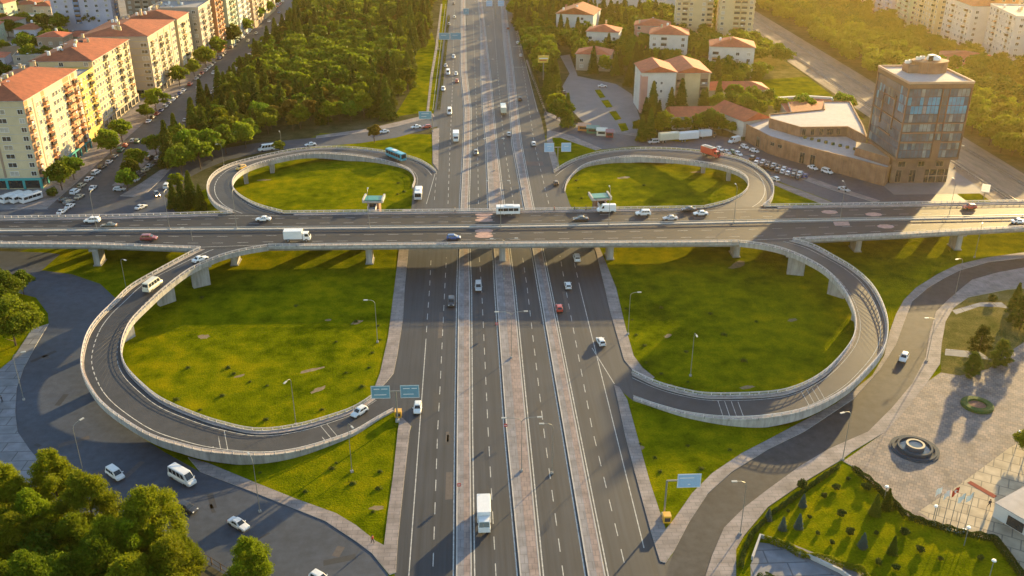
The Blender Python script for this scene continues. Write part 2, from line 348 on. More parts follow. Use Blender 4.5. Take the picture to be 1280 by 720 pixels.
pave([(768, 482), (782, 547), (800, 615), (815, 670), (825, 702), (832, 704), (842, 690), (862, 652), (885, 617), (915, 590), (960, 562), (1005, 540), (1067, 499), (1100, 462), (1120, 431), (1132, 398), (1140, 377), (1160, 360), (1180, 348), (1200, 338), (1235, 328), (1300, 320), (1300, 313), (1235, 322), (1197, 331), (1172, 343), (1145, 360), (1130, 375), (1120, 393), (1112, 415), (1105, 445), (1090, 470), (1045, 505), (960, 550), (927, 567), (890, 592), (865, 617), (842, 650), (832, 662), (812, 602), (795, 540), (784, 500), (774, 484)])
pave([(541, 142), (543, 146), (497, 158), (462, 165), (395, 173), (395, 170), (460, 161), (495, 153)], h=.12)
pave([(540, 162), (549, 160), (548, 182), (548, 213), (541, 204)])
pave([(683, 180), (692, 213), (699, 206), (694, 190), (690, 172), (700, 172), (745, 188), (752, 186), (715, 170), (684, 162)])
# SE road
se_u = [(1400, 318), (1300, 320), (1235, 328), (1200, 338), (1180, 348), (1160, 360), (1140, 377), (1132, 398), (1120, 431), (1100, 462), (1067, 499), (1005, 540), (960, 562), (915, 590), (885, 617), (862, 652), (842, 690), (832, 720), (815, 800)]
se_l = [(878, 800), (882, 720), (890, 695), (905, 660), (930, 635), (960, 612), (1000, 583), (1035, 562), (1085, 540), (1115, 510), (1140, 480), (1157, 447), (1162, 417), (1170, 390), (1185, 375), (1200, 362), (1215, 350), (1247, 341), (1300, 331), (1400, 328)]
sheet('service_road', PP(se_u+se_l), .024, mat('asphalt_service', (.050, .050, .053), .8, .3, .5, .15, big=.25, spec=.2))
se_r = [(920, 720), (920, 687), (930, 670), (960, 634), (1010, 600), (1052, 575), (1065, 565), (1107, 540), (1130, 515), (1160, 477), (1175, 455), (1177, 430), (1182, 402), (1192, 385), (1210, 372), (1260, 362), (1400, 352)]
pave([(915, 800)]+se_r+se_l[::-1], M_PAVE)
# plaza, forecourt and park
pave([(1107, 540), (1130, 515), (1160, 477), (1176, 466), (1200, 470), (1235, 462), (1262, 440), (1300, 415), (1420, 440), (1420, 860), (1300, 860), (1270, 700), (1245, 672), (1200, 664), (1160, 652), (1135, 645), (1100, 612), (1065, 583), (1054, 577)], M_PLAZA, 'plaza', .11)
pave([(1183, 663), (1148, 640), (1200, 606), (1262, 560), (1300, 540), (1400, 600), (1330, 800), (1285, 730), (1245, 676)], M_PLAZAY, 'forecourt', .125)
sheet('park_ground', PP([(1182, 402), (1192, 385), (1210, 372), (1260, 362), (1400, 352), (1400, 420), (1300, 415), (1262, 440), (1235, 462), (1200, 470), (1176, 466), (1177, 430)]), .016, M_DRY)
sheet('park_path', PP([(1190, 388), (1225, 378), (1252, 378), (1262, 386), (1250, 384), (1225, 383), (1195, 393)]), .020, M_PAVEB)
sheet('park_path', PP([(1182, 436), (1225, 440), (1240, 450), (1222, 448), (1181, 444)]), .020, M_PAVEB)
sheet('garden_lawn', PP([(922, 800), (922, 690), (1000, 622), (1052, 580), (1064, 586), (1100, 614), (1135, 647), (1200, 668), (1243, 676), (1275, 720), (1300, 800)]), .014, M_GRASS)
# NW roads and boulevard
sheet('side_road', PP([(542, 142), (495, 156), (460, 163), (395, 172), (320, 179), (270, 187), (230, 200), (200, 213), (178, 230), (130, 245), (-80, 245), (-80, 285), (200, 285), (225, 262), (205, 245), (225, 228), (255, 212), (285, 200), (320, 192), (350, 187), (400, 183), (450, 179), (495, 172), (547, 158)]), .024, M_ROAD2)
sheet('boulevard_road', [(-140, 300), (-120, 300), (-120, 345), (-121, 820), (-140, 820)], .028, mat('asphalt_worn', (.072, .068, .070), .8, .3, .4, .1, big=.25))
slab('boulevard_median', [(-126.2, 322), (-122.6, 322), (-121.8, 345), (-121.4, 380), (-126.2, 380)], M_PAVE)
sheet('yard', [(-420, 290), (-140, 290), (-140, 900), (-700, 900)], .006, M_URB)
pave([(178, 228), (150, 245), (168, 246), (185, 240), (200, 226), (216, 208), (200, 213)], M_PAVE)
slab('sidewalk', [(-152, 300), (-140, 300), (-140, 820), (-152, 820)], M_PAVE)
sheet('car_park', PP([(-80, 262), (-80, 235), (48, 238), (60, 262)]), .029, M_LOT)
# NE roads and lots
sheet('side_road', PP([(677, 128), (685, 145), (715, 159), (800, 171), (855, 178), (890, 168), (931, 176), (960, 192), (999, 204), (1052, 218), (1105, 233), (1190, 238), (1240, 275), (1000, 275), (1040, 252), (1000, 237), (966, 224), (952, 209), (927, 197), (890, 189), (840, 184), (790, 183), (752, 187), (720, 175), (684, 163)]), .024, M_ROAD2)
slab('sidewalk', PP([(925, 193), (985, 212), (1040, 232), (1100, 251), (1093, 253), (1035, 236), (980, 216), (925, 197)]), M_PAVE)
slab('sidewalk', PP([(966, 226), (1000, 238), (1042, 254), (1030, 256), (995, 243), (967, 231)]), M_PAVE)
sheet('car_park', PP([(703, 108), (712, 92), (700, 70), (712, 68), (722, 95), (770, 105), (790, 118), (800, 148), (800, 168), (745, 160), (728, 152), (712, 135)]), .030, M_LOT)
slab('sidewalk', PP([(657, 75), (660, 75), (683, 140), (720, 155), (800, 168), (800, 171), (715, 159), (685, 145), (676, 128)]), M_PAVE)
for a in ([(743, 113), (750, 112), (757, 122), (750, 123)], [(751, 126), (760, 125), (766, 134), (758, 135)], [(761, 140), (770, 139), (777, 149), (769, 151)], [(772, 155), (782, 154), (786, 163), (777, 165)]):
    slab('lawn_bed', PP(a), M_GRASS)
sheet('verge', PP([(560, -20), (557, 25), (551, 75), (545, 125), (542, 142), (533, 143), (540, 100), (547, 60), (553, 0), (553, -20)]), .012, M_GRASS)
slab('footpath', PP([(533, 140), (536, 140), (541, 95), (547, 60), (553, 5), (551, 5), (544, 60), (538, 95)]), M_PAVE, .08)
sheet('clearing', PP([(500, 145), (532, 140), (538, 100), (546, 60), (540, 40), (520, 60), (515, 110), (490, 150)]), .012, M_GRASS)
sheet('railway_bed', [(175, 262), (201, 262), (203, 440), (206, 800), (176, 800)], .012, M_DIRT)
sheet('clearing', [(115, 438), (172, 395), (174, 478), (140, 470)], .010, M_GRASS)
sheet('field', [(140, 470), (174, 478), (174, 560), (140, 560)], .010, M_DRY)
sheet('forecourt', [(145, 300), (178, 300), (178, 345), (170, 345), (145, 309)], .03, M_LOT)

# ------------------------------------------------------------------ overpass and loop ramps
ZD = 7.2
M_JOINT = mat('joint_sealant', (.06, .06, .06), .9, .2)
M_WALK = tile_mat('walkway_paving', (.40, .32, .295), (.34, .28, .26), (.24, .21, .20), 1.6, .8)
def wall_line(root, pts3, label=None):
    # concrete upstand with a slim rail on posts, one per side
    mb = MB(); ribbon_box(mb, pts3, .34, -.02, .38, M_CONC); pr_ = pts3[0]; ac_ = 0
    for q in pts3[1:]:
        ac_ += (q-pr_).length
        if ac_ > 5: ac_ = 0; a_ = math.atan2(q.y-pr_.y, q.x-pr_.x); mb.box((q.x, q.y, q.z+.18), (.09, .36, .41), M_JOINT, a_)
        pr_ = q
    o = child(mb.build('parapet', root), root)
    rb = MB(); ribbon_box(rb, pts3, .09, .92, 1.02, M_RAIL); ribbon_box(rb, pts3, .07, .70, .77, M_RAIL)
    L = 0; prev = pts3[0]; acc = 0
    for q in pts3[1:]:
        seg = (q-prev).length; s = -acc
        while s+2.0 <= seg:
            s += 2.0; c = prev.lerp(q, s/seg); rb.box((c.x, c.y, c.z+.66), (.15, .15, .62), M_RAIL)
        acc = seg-s if seg-s < 2.0 else 0; prev = q
    child(rb.build('railing', o), o); return o
def densify(p, step=6):
    out = []
    for a, b in zip(p, p[1:]):
        n = max(1, int((b-a).length/step))
        out += [a.lerp(b, i/n) for i in range(n)]
    return out+[p[-1]]
bridge = empty('overpass_bridge', (0, 258, 0), 0, 'long concrete overpass carrying two carriageways across the sunken highway', 'overpass')
def B(o): o.location = Vector(o.location)-Vector(bridge.location); o.parent = bridge; reg(bridge, o); return o
near = [(-300, 252), (-141, 251.8)]+PP([(0, 302), (120, 303), (250, 308), (335, 305), (440, 304), (640, 302), (760, 301), (925, 300), (992, 297), (1060, 294), (1120, 291), (1280, 282)], ZD+1)[1:]+[(300, 251)]
far_ = [(-300, 272.5)]+PP([(160, 267), (290, 263), (355, 263), (440, 262), (640, 260), (880, 256.5), (955, 254.5), (1100, 252.5), (1280, 249)], ZD+1)+[(300, 272.5)]
mb = MB(); mb.prism(near+far_[::-1], ZD-.55, ZD, M_DECK, M_CONC); B(mb.build('road_deck'))
mb = MB(); mb.prism([(x, y+1.6) for x, y in near]+[(x, y-1.6) for x, y in far_[::-1]], ZD-1.7, ZD-.55, M_CONCD); B(mb.build('girder'))
def sub(l, x0, x1, z=ZD):
    q = [(x0, P_at([(a[1], a[0]) for a in l], x0))] if False else []
    def yat(x):
        for a, b in zip(l, l[1:]):
            if a[0] <= x <= b[0]: return a[1]+(b[1]-a[1])*(x-a[0])/(b[0]-a[0])
    q = [(x0, yat(x0))]+[a for a in l if x0 < a[0] < x1]+[(x1, yat(x1))]
    return densify([Vector((a, b, z)) for a, b in q])
LLo_e = P(250, 308, ZD+1); LLi_e = P(335, 305, ZD+1); LRi_e = P(925, 300, ZD+1); LRo_e = P(992, 297, ZD+1)
ULo_e = P(290, 263, ZD+1); ULi_e = P(355, 263, ZD+1); URi_e = P(880, 256.5, ZD+1); URo_e = P(955, 254.5, ZD+1)
class Off:   # bridge parts are built in world coordinates, then hung under the bridge root
    pass
def bwall(pts):
    o = wall_line(bridge, [p-Vector(bridge.location) for p in pts]); return o
for l, x0, x1, s in ((near, -300, LLo_e[0], 1), (near, LLi_e[0], LRi_e[0], 1), (near, LRo_e[0], 300, 1), (far_, -300, ULo_e[0], -1), (far_, ULi_e[0], URi_e[0], -1), (far_, URo_e[0], 300, -1)):
    bwall([p+Vector((0, .2*s, 0)) for p in sub(l, x0, x1)])
for l, x0, x1, s in ((near, -300, LLo_e[0]-4, 1), (near, LLi_e[0]+3, LRi_e[0]-3, 1), (near, LRo_e[0]+4, 300, 1), (far_, -300, ULo_e[0]-4, -1), (far_, ULi_e[0]+3, URi_e[0]-3, -1), (far_, URo_e[0]+4, 300, -1)):
    q = sub(l, x0, x1); mb = MB(); ribbon_box(mb, [p+Vector((0, s*1.0, 0)) for p in q], 1.25, 0, .16, M_WALK); B(mb.build('walkway'))
div = [(-300, 262.3), (-137, 261.8), (-63, 259.8), (12, 258.2), (88, 258.8), (166, 259.2), (300, 259.2)]
mb = MB(); ribbon_box(mb, sub(div, -300, 300), .7, 0, .22, M_KERB); ribbon_box(mb, sub(div, -300, 300), .12, .6, .85, M_METAL)
for p in sub(div, -300, 300)[::1]: mb.box((p.x, p.y, ZD+.45), (.12, .12, .5), M_METAL)
B(mb.build('median_barrier'))
mb = MB()
for yo in (-.9, .9): strip(mb, [p+Vector((0, yo-.1, .006)) for p in sub(div, -300, 300)], [p+Vector((0, yo+.1, .006)) for p in sub(div, -300, 300)], M_LINE)
for fr, a, b in ((.35, div, far_), (.68, div, far_), (.36, div, near), (.70, div, near)):
    A = sub(a, -300, 300); 
    pts = []
    for x in range(-290, 291, 10):
        ya = sub(a, x, x+.1)[0].y; yb = sub(b, x, x+.1)[0].y; pts.append((x, ya+(yb-ya)*fr, ZD+.006))
    dashes(pts, 0, 3, 4, .14, mb=mb)
for l, d in ((near, 1.9), (far_, -1.9)):
    strip(mb, [p+Vector((0, d-.08, .006)) for p in sub(l, -300, 300)], [p+Vector((0, d+.08, .006)) for p in sub(l, -300, 300)], M_LINE)
B(mb.build('lane_marking'))
def octo(c, rx, ry): B(MB().prism([(c[0]+rx*math.cos(a), c[1]+ry*math.sin(a)) for a in [math.pi*(2*k+1)/8 for k in range(8)]], None, ZD+.012, M_PINK).build('painted_patch'))
for py in (268, 275, 288.5, 295): octo(P(605, py, ZD), 2.8, 1.55)
for py in (271.5, 281.5, 292): B(MB().prism([(P(605, py, ZD)[0]+a, P(605, py, ZD)[1]+b) for a, b in ((-2.2, -.6), (2.2, -.6), (2.2, .6), (-2.2, .6))], None, ZD+.010, M_PINK).build('painted_patch'))
for q in ((1037, 265), (1092, 268), (1107, 283)): octo(P(*q, ZD), 2.6, 1.7)
c = P(1052, 279.5, ZD); B(MB().prism([(c[0]-2.6, c[1]-1.6), (c[0]+2, c[1]-1.6), (c[0]+2.6, c[1]+1.6), (c[0]-2, c[1]+1.6)], None, ZD+.012, M_PINK).build('painted_patch'))
def pier_mesh(h, w_=1.7, d_=4.2):
    m_ = MB(); m_.box((0, 0, h/2), (w_, d_, h), M_CONC); m_.box((0, 0, h-.35), (w_+.8, d_+2.0, .7), M_CONC, 0); m_.box((0, 0, .1), (w_+.6, d_+.6, .3), M_CONCD); return m_
pm = pier_mesh(ZD-1.7).data('pier')
for x in (-107, -29.5, 8.7, 40, 77, 113.8, 144, 185, -150, -68):
    for y in (252.3, 265.5):
        o = link('pier', pm, bridge, (x, (y+(1.5 if x in (113.8, 144, -107, -150) and y < 260 else -.8 if -60 < x < 80 and y < 260 else 0))-258, 0)); reg(bridge, o)

def zprof(t, z1=ZD-.012):
    t = max(0, min(1, (t-.04)/.86)); return .03+(z1-.03)*(t*t*(3-2*t)*.5+t*.5)
RAMP = {}
def loop_ramp(key, label, outer, inner, piers, n=90, cross=()):
    root = empty('loop_ramp', (0, 0, 0), 0, label, 'ramp')
    o2 = resample([(a, b, 0) for a, b in outer], n); i2 = resample([(a, b, 0) for a, b in inner], n)
    O = []; I = []
    for k in range(n):
        z = zprof(k/(n-1)); a = P(o2[k].x, o2[k].y, z+1.0); b = P(i2[k].x, i2[k].y, z+1.0); O.append(Vector((*a, z))); I.append(Vector((*b, z)))
    RAMP[key] = (O, I)
    mb = MB(); strip(mb, O, I, M_RAMP); child(mb.build('road_surface', root), root)
    sd_ = MB(); lo = []; li = []
    for a, b in zip(O, I):
        d = (b-a).normalized()*.5; zb = max(0.0, min(a.z-1.05, (a.z-2.0)*1.5))
        lo.append(Vector((a.x, a.y, zb))); li.append(Vector((b.x, b.y, zb)))
    dn = Vector((0, 0, -.01))
    strip(sd_, [q+dn for q in O], lo, M_CONC); strip(sd_, [q+dn for q in I], li, M_CONC); strip(sd_, lo, li, M_CONCD)
    child(sd_.build('slab_fascia', root), root)
    for L_, s in ((O, 1), (I, -1)):
        # inset the barrier from the slab edge
        q = [p+(I[k]-O[k]).normalized()*.2*s for k, p in enumerate(L_)]
        wall_line(root, q)
    wk = MB()
    for L_, M2, s in ((O, I, 1), (I, O, -1)):
        e = [(b-a).normalized() for a, b in zip(L_, M2)]; q0 = [p+d*.36+Vector((0, 0, .16)) for p, d in zip(L_, e)]; q1 = [p+d*1.15+Vector((0, 0, .16)) for p, d in zip(L_, e)]; q2 = [p+Vector((0, 0, -.16)) for p in q1]
        if s < 0: strip(wk, q1, q0, M_WALK); strip(wk, q2, q1, M_KERB)
        else: strip(wk, q0, q1, M_WALK); strip(wk, q1, q2, M_KERB)
    child(wk.build('walkway', root), root)
    lm = MB(); up = Vector((0, 0, .008))
    for f in (.19, .81):
        a = [o_.lerp(i_, f-.008)+up for o_, i_ in zip(O, I)]; b = [o_.lerp(i_, f+.008)+up for o_, i_ in zip(O, I)]; strip(lm, a, b, M_LINE)
    for t in cross:
        k = int(t*(n-1)); d = (O[k+1]-O[k]).normalized()*.13
        for j in range(4):
            s = (O[k+1]-O[k]).normalized()*j*1.4; lm.add([O[k].lerp(I[k], .2)+s+up*1.5, O[k].lerp(I[k], .8)+s+up*1.5, O[k].lerp(I[k], .8)+s+d+up*1.5, O[k].lerp(I[k], .2)+s+d+up*1.5], [(0, 1, 2, 3)], M_LINE)
    child(lm.build('lane_marking', root), root)
    for t in piers:
        k = int(t*(n-1)); c_ = (O[k]+I[k])/2; h = c_.z-1.3; d = (I[k]-O[k])
        m_ = MB(); m_.box((0, 0, h/2), (4.6, 1.5, h), M_CONC); m_.box((0, 0, h-.3), (6.2, 2.1, .6), M_CONC)
        child(m_.build('pier', root, (c_.x, c_.y, 0), math.atan2(d.y, d.x)), root)
    return root
LLo = [(492, 510), (470, 522), (445, 537), (407, 551), (365, 562), (320, 566), (262, 562), (225, 554), (187, 542), (150, 520), (125, 500), (110, 480), (101, 460), (101, 440), (107, 417), (120, 397), (140, 377), (162, 356), (200, 334), (235, 315), (250, 308)]
LLi = [(465, 492), (445, 505), (420, 515), (370, 529), (320, 534), (275, 525), (237, 512), (200, 495), (175, 475), (157, 455), (151, 435), (155, 415), (165, 397), (185, 377), (205, 359), (237, 335), (275, 318), (305, 310), (335, 305)]
LRi = [(790, 461), (820, 475), (855, 485), (890, 490), (960, 488), (997, 480), (1030, 462), (1055, 437), (1068, 415), (1069, 392), (1060, 368), (1047, 350), (1030, 334), (1005, 320), (980, 310), (955, 304), (925, 300)]
LRo = [(792, 496), (827, 507), (865, 516), (915, 521), (960, 519), (1010, 509), (1055, 487), (1085, 460), (1105, 435), (1111, 410), (1107, 385), (1093, 357), (1070, 335), (1042, 318), (1018, 305), (992, 297)]
ULo = [(545, 212), (535, 204), (515, 195), (470, 186), (420, 182), (370, 185), (320, 195), (285, 205), (264, 218), (258, 235), (268, 252), (290, 263)]
ULi = [(515, 232), (518, 221), (509, 209), (482, 200), (445, 193), (395, 190), (357, 195), (320, 204), (298, 215), (290, 228), (298, 241), (322, 254), (355, 263)]
URo = [(692, 212), (715, 199), (747, 189), (790, 184), (840, 184), (890, 189), (927, 197), (952, 210), (965, 224), (968, 236), (964, 247), (955, 254.5)]
URi = [(706, 237), (710, 224), (727, 207), (752, 199), (790, 194), (827, 196), (865, 200), (902, 206), (927, 215), (936, 226), (930, 239), (910, 249), (880, 256.5)]
loop_ramp('LL', 'curved concrete loop ramp nearest the bottom left, around the largest lawn', LLo, LLi, (.62, .74, .85, .93), cross=(.12, .33))
loop_ramp('LR', 'curved concrete loop ramp at lower right, beside the service road with a lone white car', LRo, LRi, (.62, .72, .82, .93), cross=(.22, .42))
loop_ramp('UL', 'curved loop ramp beyond the overpass at left, carrying a teal bus', ULo, ULi, (.6, .7, .8, .9))
loop_ramp('UR', 'curved loop ramp beyond the overpass at right, carrying a red truck', URo, URi, (.6, .7, .8, .9))

# ------------------------------------------------------------------ vehicles
PAINT = {k: mat('car_paint_'+k, c, .35, .06, 2, spec=.5, coat=.5) for k, c in dict(white=(.72, .72, .72), silver=(.42, .43, .45), black=(.03, .032, .038), grey=(.16, .17, .18), red=(.50, .045, .03), blue=(.03, .09, .28), maroon=(.22, .035, .035), yellow=(.72, .38, .03), teal=(.03, .32, .42), beige=(.42, .36, .26), green=(.04, .16, .09), olive=(.10, .095, .07), orange=(.55, .2, .05), cream=(.62, .58, .46), brown=(.13, .08, .05)).items()}
M_PLAST = mat('black_plastic', (.03, .03, .03), .6, .1)
def wheel_parts(r=.32, w_=.2):
    t = MB(); n = 16
    for s in (1,):
        prof = [(r*.62, -w_/2), (r*.95, -w_/2), (r, -w_*.3), (r, w_*.3), (r*.95, w_/2), (r*.62, w_/2)]
        vs = [(a*math.cos(2*math.pi*k/n), b, a*math.sin(2*math.pi*k/n)) for a, b in prof for k in range(n)]
        t.add(vs, [(i*n+k, i*n+(k+1) % n, (i+1)*n+(k+1) % n, (i+1)*n+k) for i in range(len(prof)-1) for k in range(n)], M_TYRE)
    q = MB(); q.add([(r*.64*math.cos(2*math.pi*k/n), s*w_*.42, r*.64*math.sin(2*math.pi*k/n)) for s in (-1, 1) for k in range(n)], [tuple(range(n)), tuple(range(n, 2*n))[::-1]]+[(k, (k+1) % n, n+(k+1) % n, n+k) for k in range(n)], M_RIM)
    return t, q
_wt, _wr = wheel_parts(); TYRE_D, RIM_D = _wt.data('tyre'), _wr.data('rim')
_wt, _wr = wheel_parts(.46, .28); TYRE_L, RIM_L = _wt.data('tyre'), _wr.data('rim')
def ringloft(mb, rings, m):
    n = len(rings[0]); vs = [p for r in rings for p in r]
    fs = [(i*n+k, i*n+(k+1) % n, (i+1)*n+(k+1) % n, (i+1)*n+k) for i in range(len(rings)-1) for k in range(n)]
    fs += [tuple(range(n))[::-1], tuple(range((len(rings)-1)*n, len(rings)*n))]
    return mb.add(vs, fs, m)
def hull(mb, st, m):      # stations: x, z_low, z_top, halfwidth
    rings = []
    for x, z0, z1, hw in st:
        h = z1-z0; rings.append([(x, -hw*.92, z0), (x, -hw, z0+h*.3), (x, -hw*.985, z0+h*.72), (x, -hw*.84, z1), (x, 0, z1+.02), (x, hw*.84, z1), (x, hw*.985, z0+h*.72), (x, hw, z0+h*.3), (x, hw*.92, z0)])
    return ringloft(mb, rings, m)
SPEC = dict(sedan=(4.5, 1.78, 1.45), hatch=(4.05, 1.75, 1.5), suv=(4.6, 1.9, 1.72), van=(4.4, 1.85, 1.85), cargo=(5.8, 2.0, 2.45), minibus=(6.4, 2.05, 2.6))
def quad(m_, pts, mt): m_.add(pts, [(0, 1, 2, 3)], mt)
def car_meshes(kind, colour):
    L, W, H = SPEC[kind]; h = L/2; hw = W/2; pm_ = PAINT[colour]; out = []
    belt = {'sedan': .88, 'hatch': .93, 'suv': 1.05, 'van': 1.02, 'cargo': 1.25, 'minibus': 1.3}[kind]
    b = MB()
    if kind == 'sedan': st = [(-h, .38, .72, hw*.8), (-h+.15, .24, .9, hw*.93), (-h+.9, .22, belt+.02, hw), (0, .22, belt, hw), (h-1.25, .22, .88, hw), (h-.35, .24, .74, hw*.93), (h, .36, .56, hw*.74)]
    elif kind in ('hatch', 'suv'): st = [(-h, .4, belt-.1, hw*.86), (-h+.12, .26, belt, hw*.95), (-h+.9, .24, belt+.01, hw), (0, .24, belt, hw), (h-1.05, .24, belt-.02, hw), (h-.3, .26, belt-.18, hw*.94), (h, .38, belt-.4, hw*.76)]
    else: st = [(-h, .4, belt-.05, hw*.95), (-h+.1, .3, belt, hw), (0, .3, belt, hw), (h-1.1, .3, belt, hw), (h-.3, .32, belt-.22, hw*.95), (h, .42, belt-.5, hw*.8)]
    hull(b, st, pm_)
    # cabin: base x range, top x range
    cab = {'sedan': (-h+.75, h-1.15, -h+1.35, h-1.95), 'hatch': (-h+.05, h-.95, -h+.45, h-1.75), 'suv': (-h+.05, h-1.0, -h+.4, h-1.8), 'van': (-h+.03, h-.75, -h+.18, h-1.55), 'cargo': (-h+.02, h-.6, -h+.12, h-1.65), 'minibus': (-h+.02, h-.55, -h+.15, h-1.5)}[kind]
    xb0, xb1, xt0, xt1 = cab; wb = hw*.9; wt = hw*(.72 if kind in ('sedan', 'hatch') else .8 if kind in ('suv', 'van') else .84); z0 = belt-.03
    def rg(x0, x1, w_, z):
        return [(x0, -w_*.9, z), (x0+.12, -w_, z), (x1-.18, -w_, z), (x1, -w_*.86, z), (x1, w_*.86, z), (x1-.18, w_, z), (x0+.12, w_, z), (x0, w_*.9, z)]
    ringloft(b, [rg(xb0, xb1, wb, z0), rg(xt0, xt1, wt, H-.09), rg(xt0+.12, xt1-.15, wt*.93, H-.02), rg(xt0+.4, xt1-.45, wt*.7, H)], pm_)
    b.box((h-.1, 0, .40), (.12, W*.5, .18), M_PLAST); b.box((-h+.06, 0, .38), (.1, W*.7, .16), M_PLAST)
    for sx in (-1, 1):
        for sy in (-1, 1): b.box((sx*L*.3, sy*(hw-.04), .36), (.78, .1, .5), M_PLAST)
    out.append(('body', b, None))
    def lerp(a, c, t): return a+(c-a)*t
    zt = H-.09; e = .012
    def edge(t, y): # t 0..1 from base to top
        return lerp(z0, zt, t)
    g = MB(); a, c = .12, .92
    quad(g, [(lerp(xb1, xt1, a)+e, -lerp(wb, wt, a)*.82, edge(a, 0)+e), (lerp(xb1, xt1, a)+e, lerp(wb, wt, a)*.82, edge(a, 0)+e), (lerp(xb1, xt1, c)+e, lerp(wb, wt, c)*.80, edge(c, 0)+e), (lerp(xb1, xt1, c)+e, -lerp(wb, wt, c)*.80, edge(c, 0)+e)], M_GLASS)
    out.append(('windscreen', g, None))
    if kind != 'cargo':
        g = MB(); a, c = .25 if kind in ('van', 'minibus') else .14, .9
        quad(g, [(lerp(xb0, xt0, a)-e, lerp(wb, wt, a)*.82, edge(a, 0)+e), (lerp(xb0, xt0, a)-e, -lerp(wb, wt, a)*.82, edge(a, 0)+e), (lerp(xb0, xt0, c)-e, -lerp(wb, wt, c)*.82, edge(c, 0)+e), (lerp(xb0, xt0, c)-e, lerp(wb, wt, c)*.82, edge(c, 0)+e)], M_GLASS)
        out.append(('rear_window', g, None))
    nw = {'sedan': 2, 'hatch': 2, 'suv': 3, 'van': 3, 'cargo': 1, 'minibus': 4}[kind]
    for s in (-1, 1):
        g = MB(); a, c = .15, .86; X0 = xb0+.35; X1 = xb1-.45
        if kind == 'cargo': X0 = xb1-1.5
        for k in range(nw):
            u0 = k/nw+.02; u1 = (k+1)/nw-.02
            def pt(u, t):
                xx0 = lerp(X0, xt0+.3 if kind != 'cargo' else xb1-1.5, t); xx1 = lerp(X1, xt1-.22, t)
                return (lerp(xx0, xx1, u), s*(lerp(wb, wt, t)+e), edge(t, 0))
            q = [pt(u0, a), pt(u1, a), pt(u1, c), pt(u0, c)]
            quad(g, q if s < 0 else q[::-1], M_GLASS)
        out.append(('side_window', g, None))
        l = MB(); l.box((h-.13 if kind in ('sedan', 'hatch', 'suv') else h-.12, s*hw*.62, belt-.33 if kind != 'sedan' else .6), (.16, .36, .15), M_LAMPW, s*-.25); out.append(('headlight', l, None))
        l = MB(); l.box((-h+.05, s*hw*.72, belt-.16), (.1, .26, .2), M_LAMPR); out.append(('tail_light', l, None))
        l = MB(); l.box((xb1-.35, s*(hw+.07), belt+.08), (.12, .2, .13), PAINT[colour]); out.append(('wing_mirror', l, None))
    return out
CARC = {}
def veh(kind, colour, name, loc, rz, label, cat, group=None, lod=0):
    key = (kind, colour, lod)
    if key not in CARC:
        if kind in SPEC:
            pr = car_meshes(kind, colour); L, W, H = SPEC[kind]
            if lod:
                one = MB()
                for nme, m_, _ in pr:
                    for f, k in zip(m_.f, m_.m): one.add([m_.v[i] for i in f], [tuple(range(len(f)))], m_.mats[k])
                for sx in (-1, 1):
                    for sy in (-1, 1): one.box((sx*L*.3, sy*(W/2-.1), .3), (.6, .2, .56), M_TYRE)
                CARC[key] = one.data('car')
            else: CARC[key] = ([(n_, m_.data(n_)) for n_, m_, _ in pr], [(sx*L*.3, sy*(W/2-.11), .32) for sx in (-1, 1) for sy in (-1, 1)], 0)
        else: CARC[key] = BIG[kind](colour)
    d = CARC[key]
    if lod:
        o = link(name, d, None, loc, rz); return tag(o, label, cat, group)
    root = empty(name, loc, rz, label, cat, group); col = []
    for n_, me in d[0]: child(link(n_, me, root), root)
    for wp in d[1]:
        t = child(link('wheel', TYRE_L if d[2] else TYRE_D, root, wp), root); child(link('rim', RIM_L if d[2] else RIM_D, t), t)
    return root
def wheels_for(L, W, xs, r=.46): return [(x, s*(W/2-.17), r) for x in xs for s in (-1, 1)]
def rbox(mb, x0, x1, hw, z0, z1, m, r=.18):
    mb_r = lambda x, k: [(x, -hw*k, z0), (x, -hw*k, z1-r), (x, -(hw-r)*k, z1), (x, (hw-r)*k, z1), (x, hw*k, z1-r), (x, hw*k, z0)]
    ringloft(mb, [mb_r(x0, .95), mb_r(x0+.12, 1), mb_r(x1-.12, 1), mb_r(x1, .95)], m)
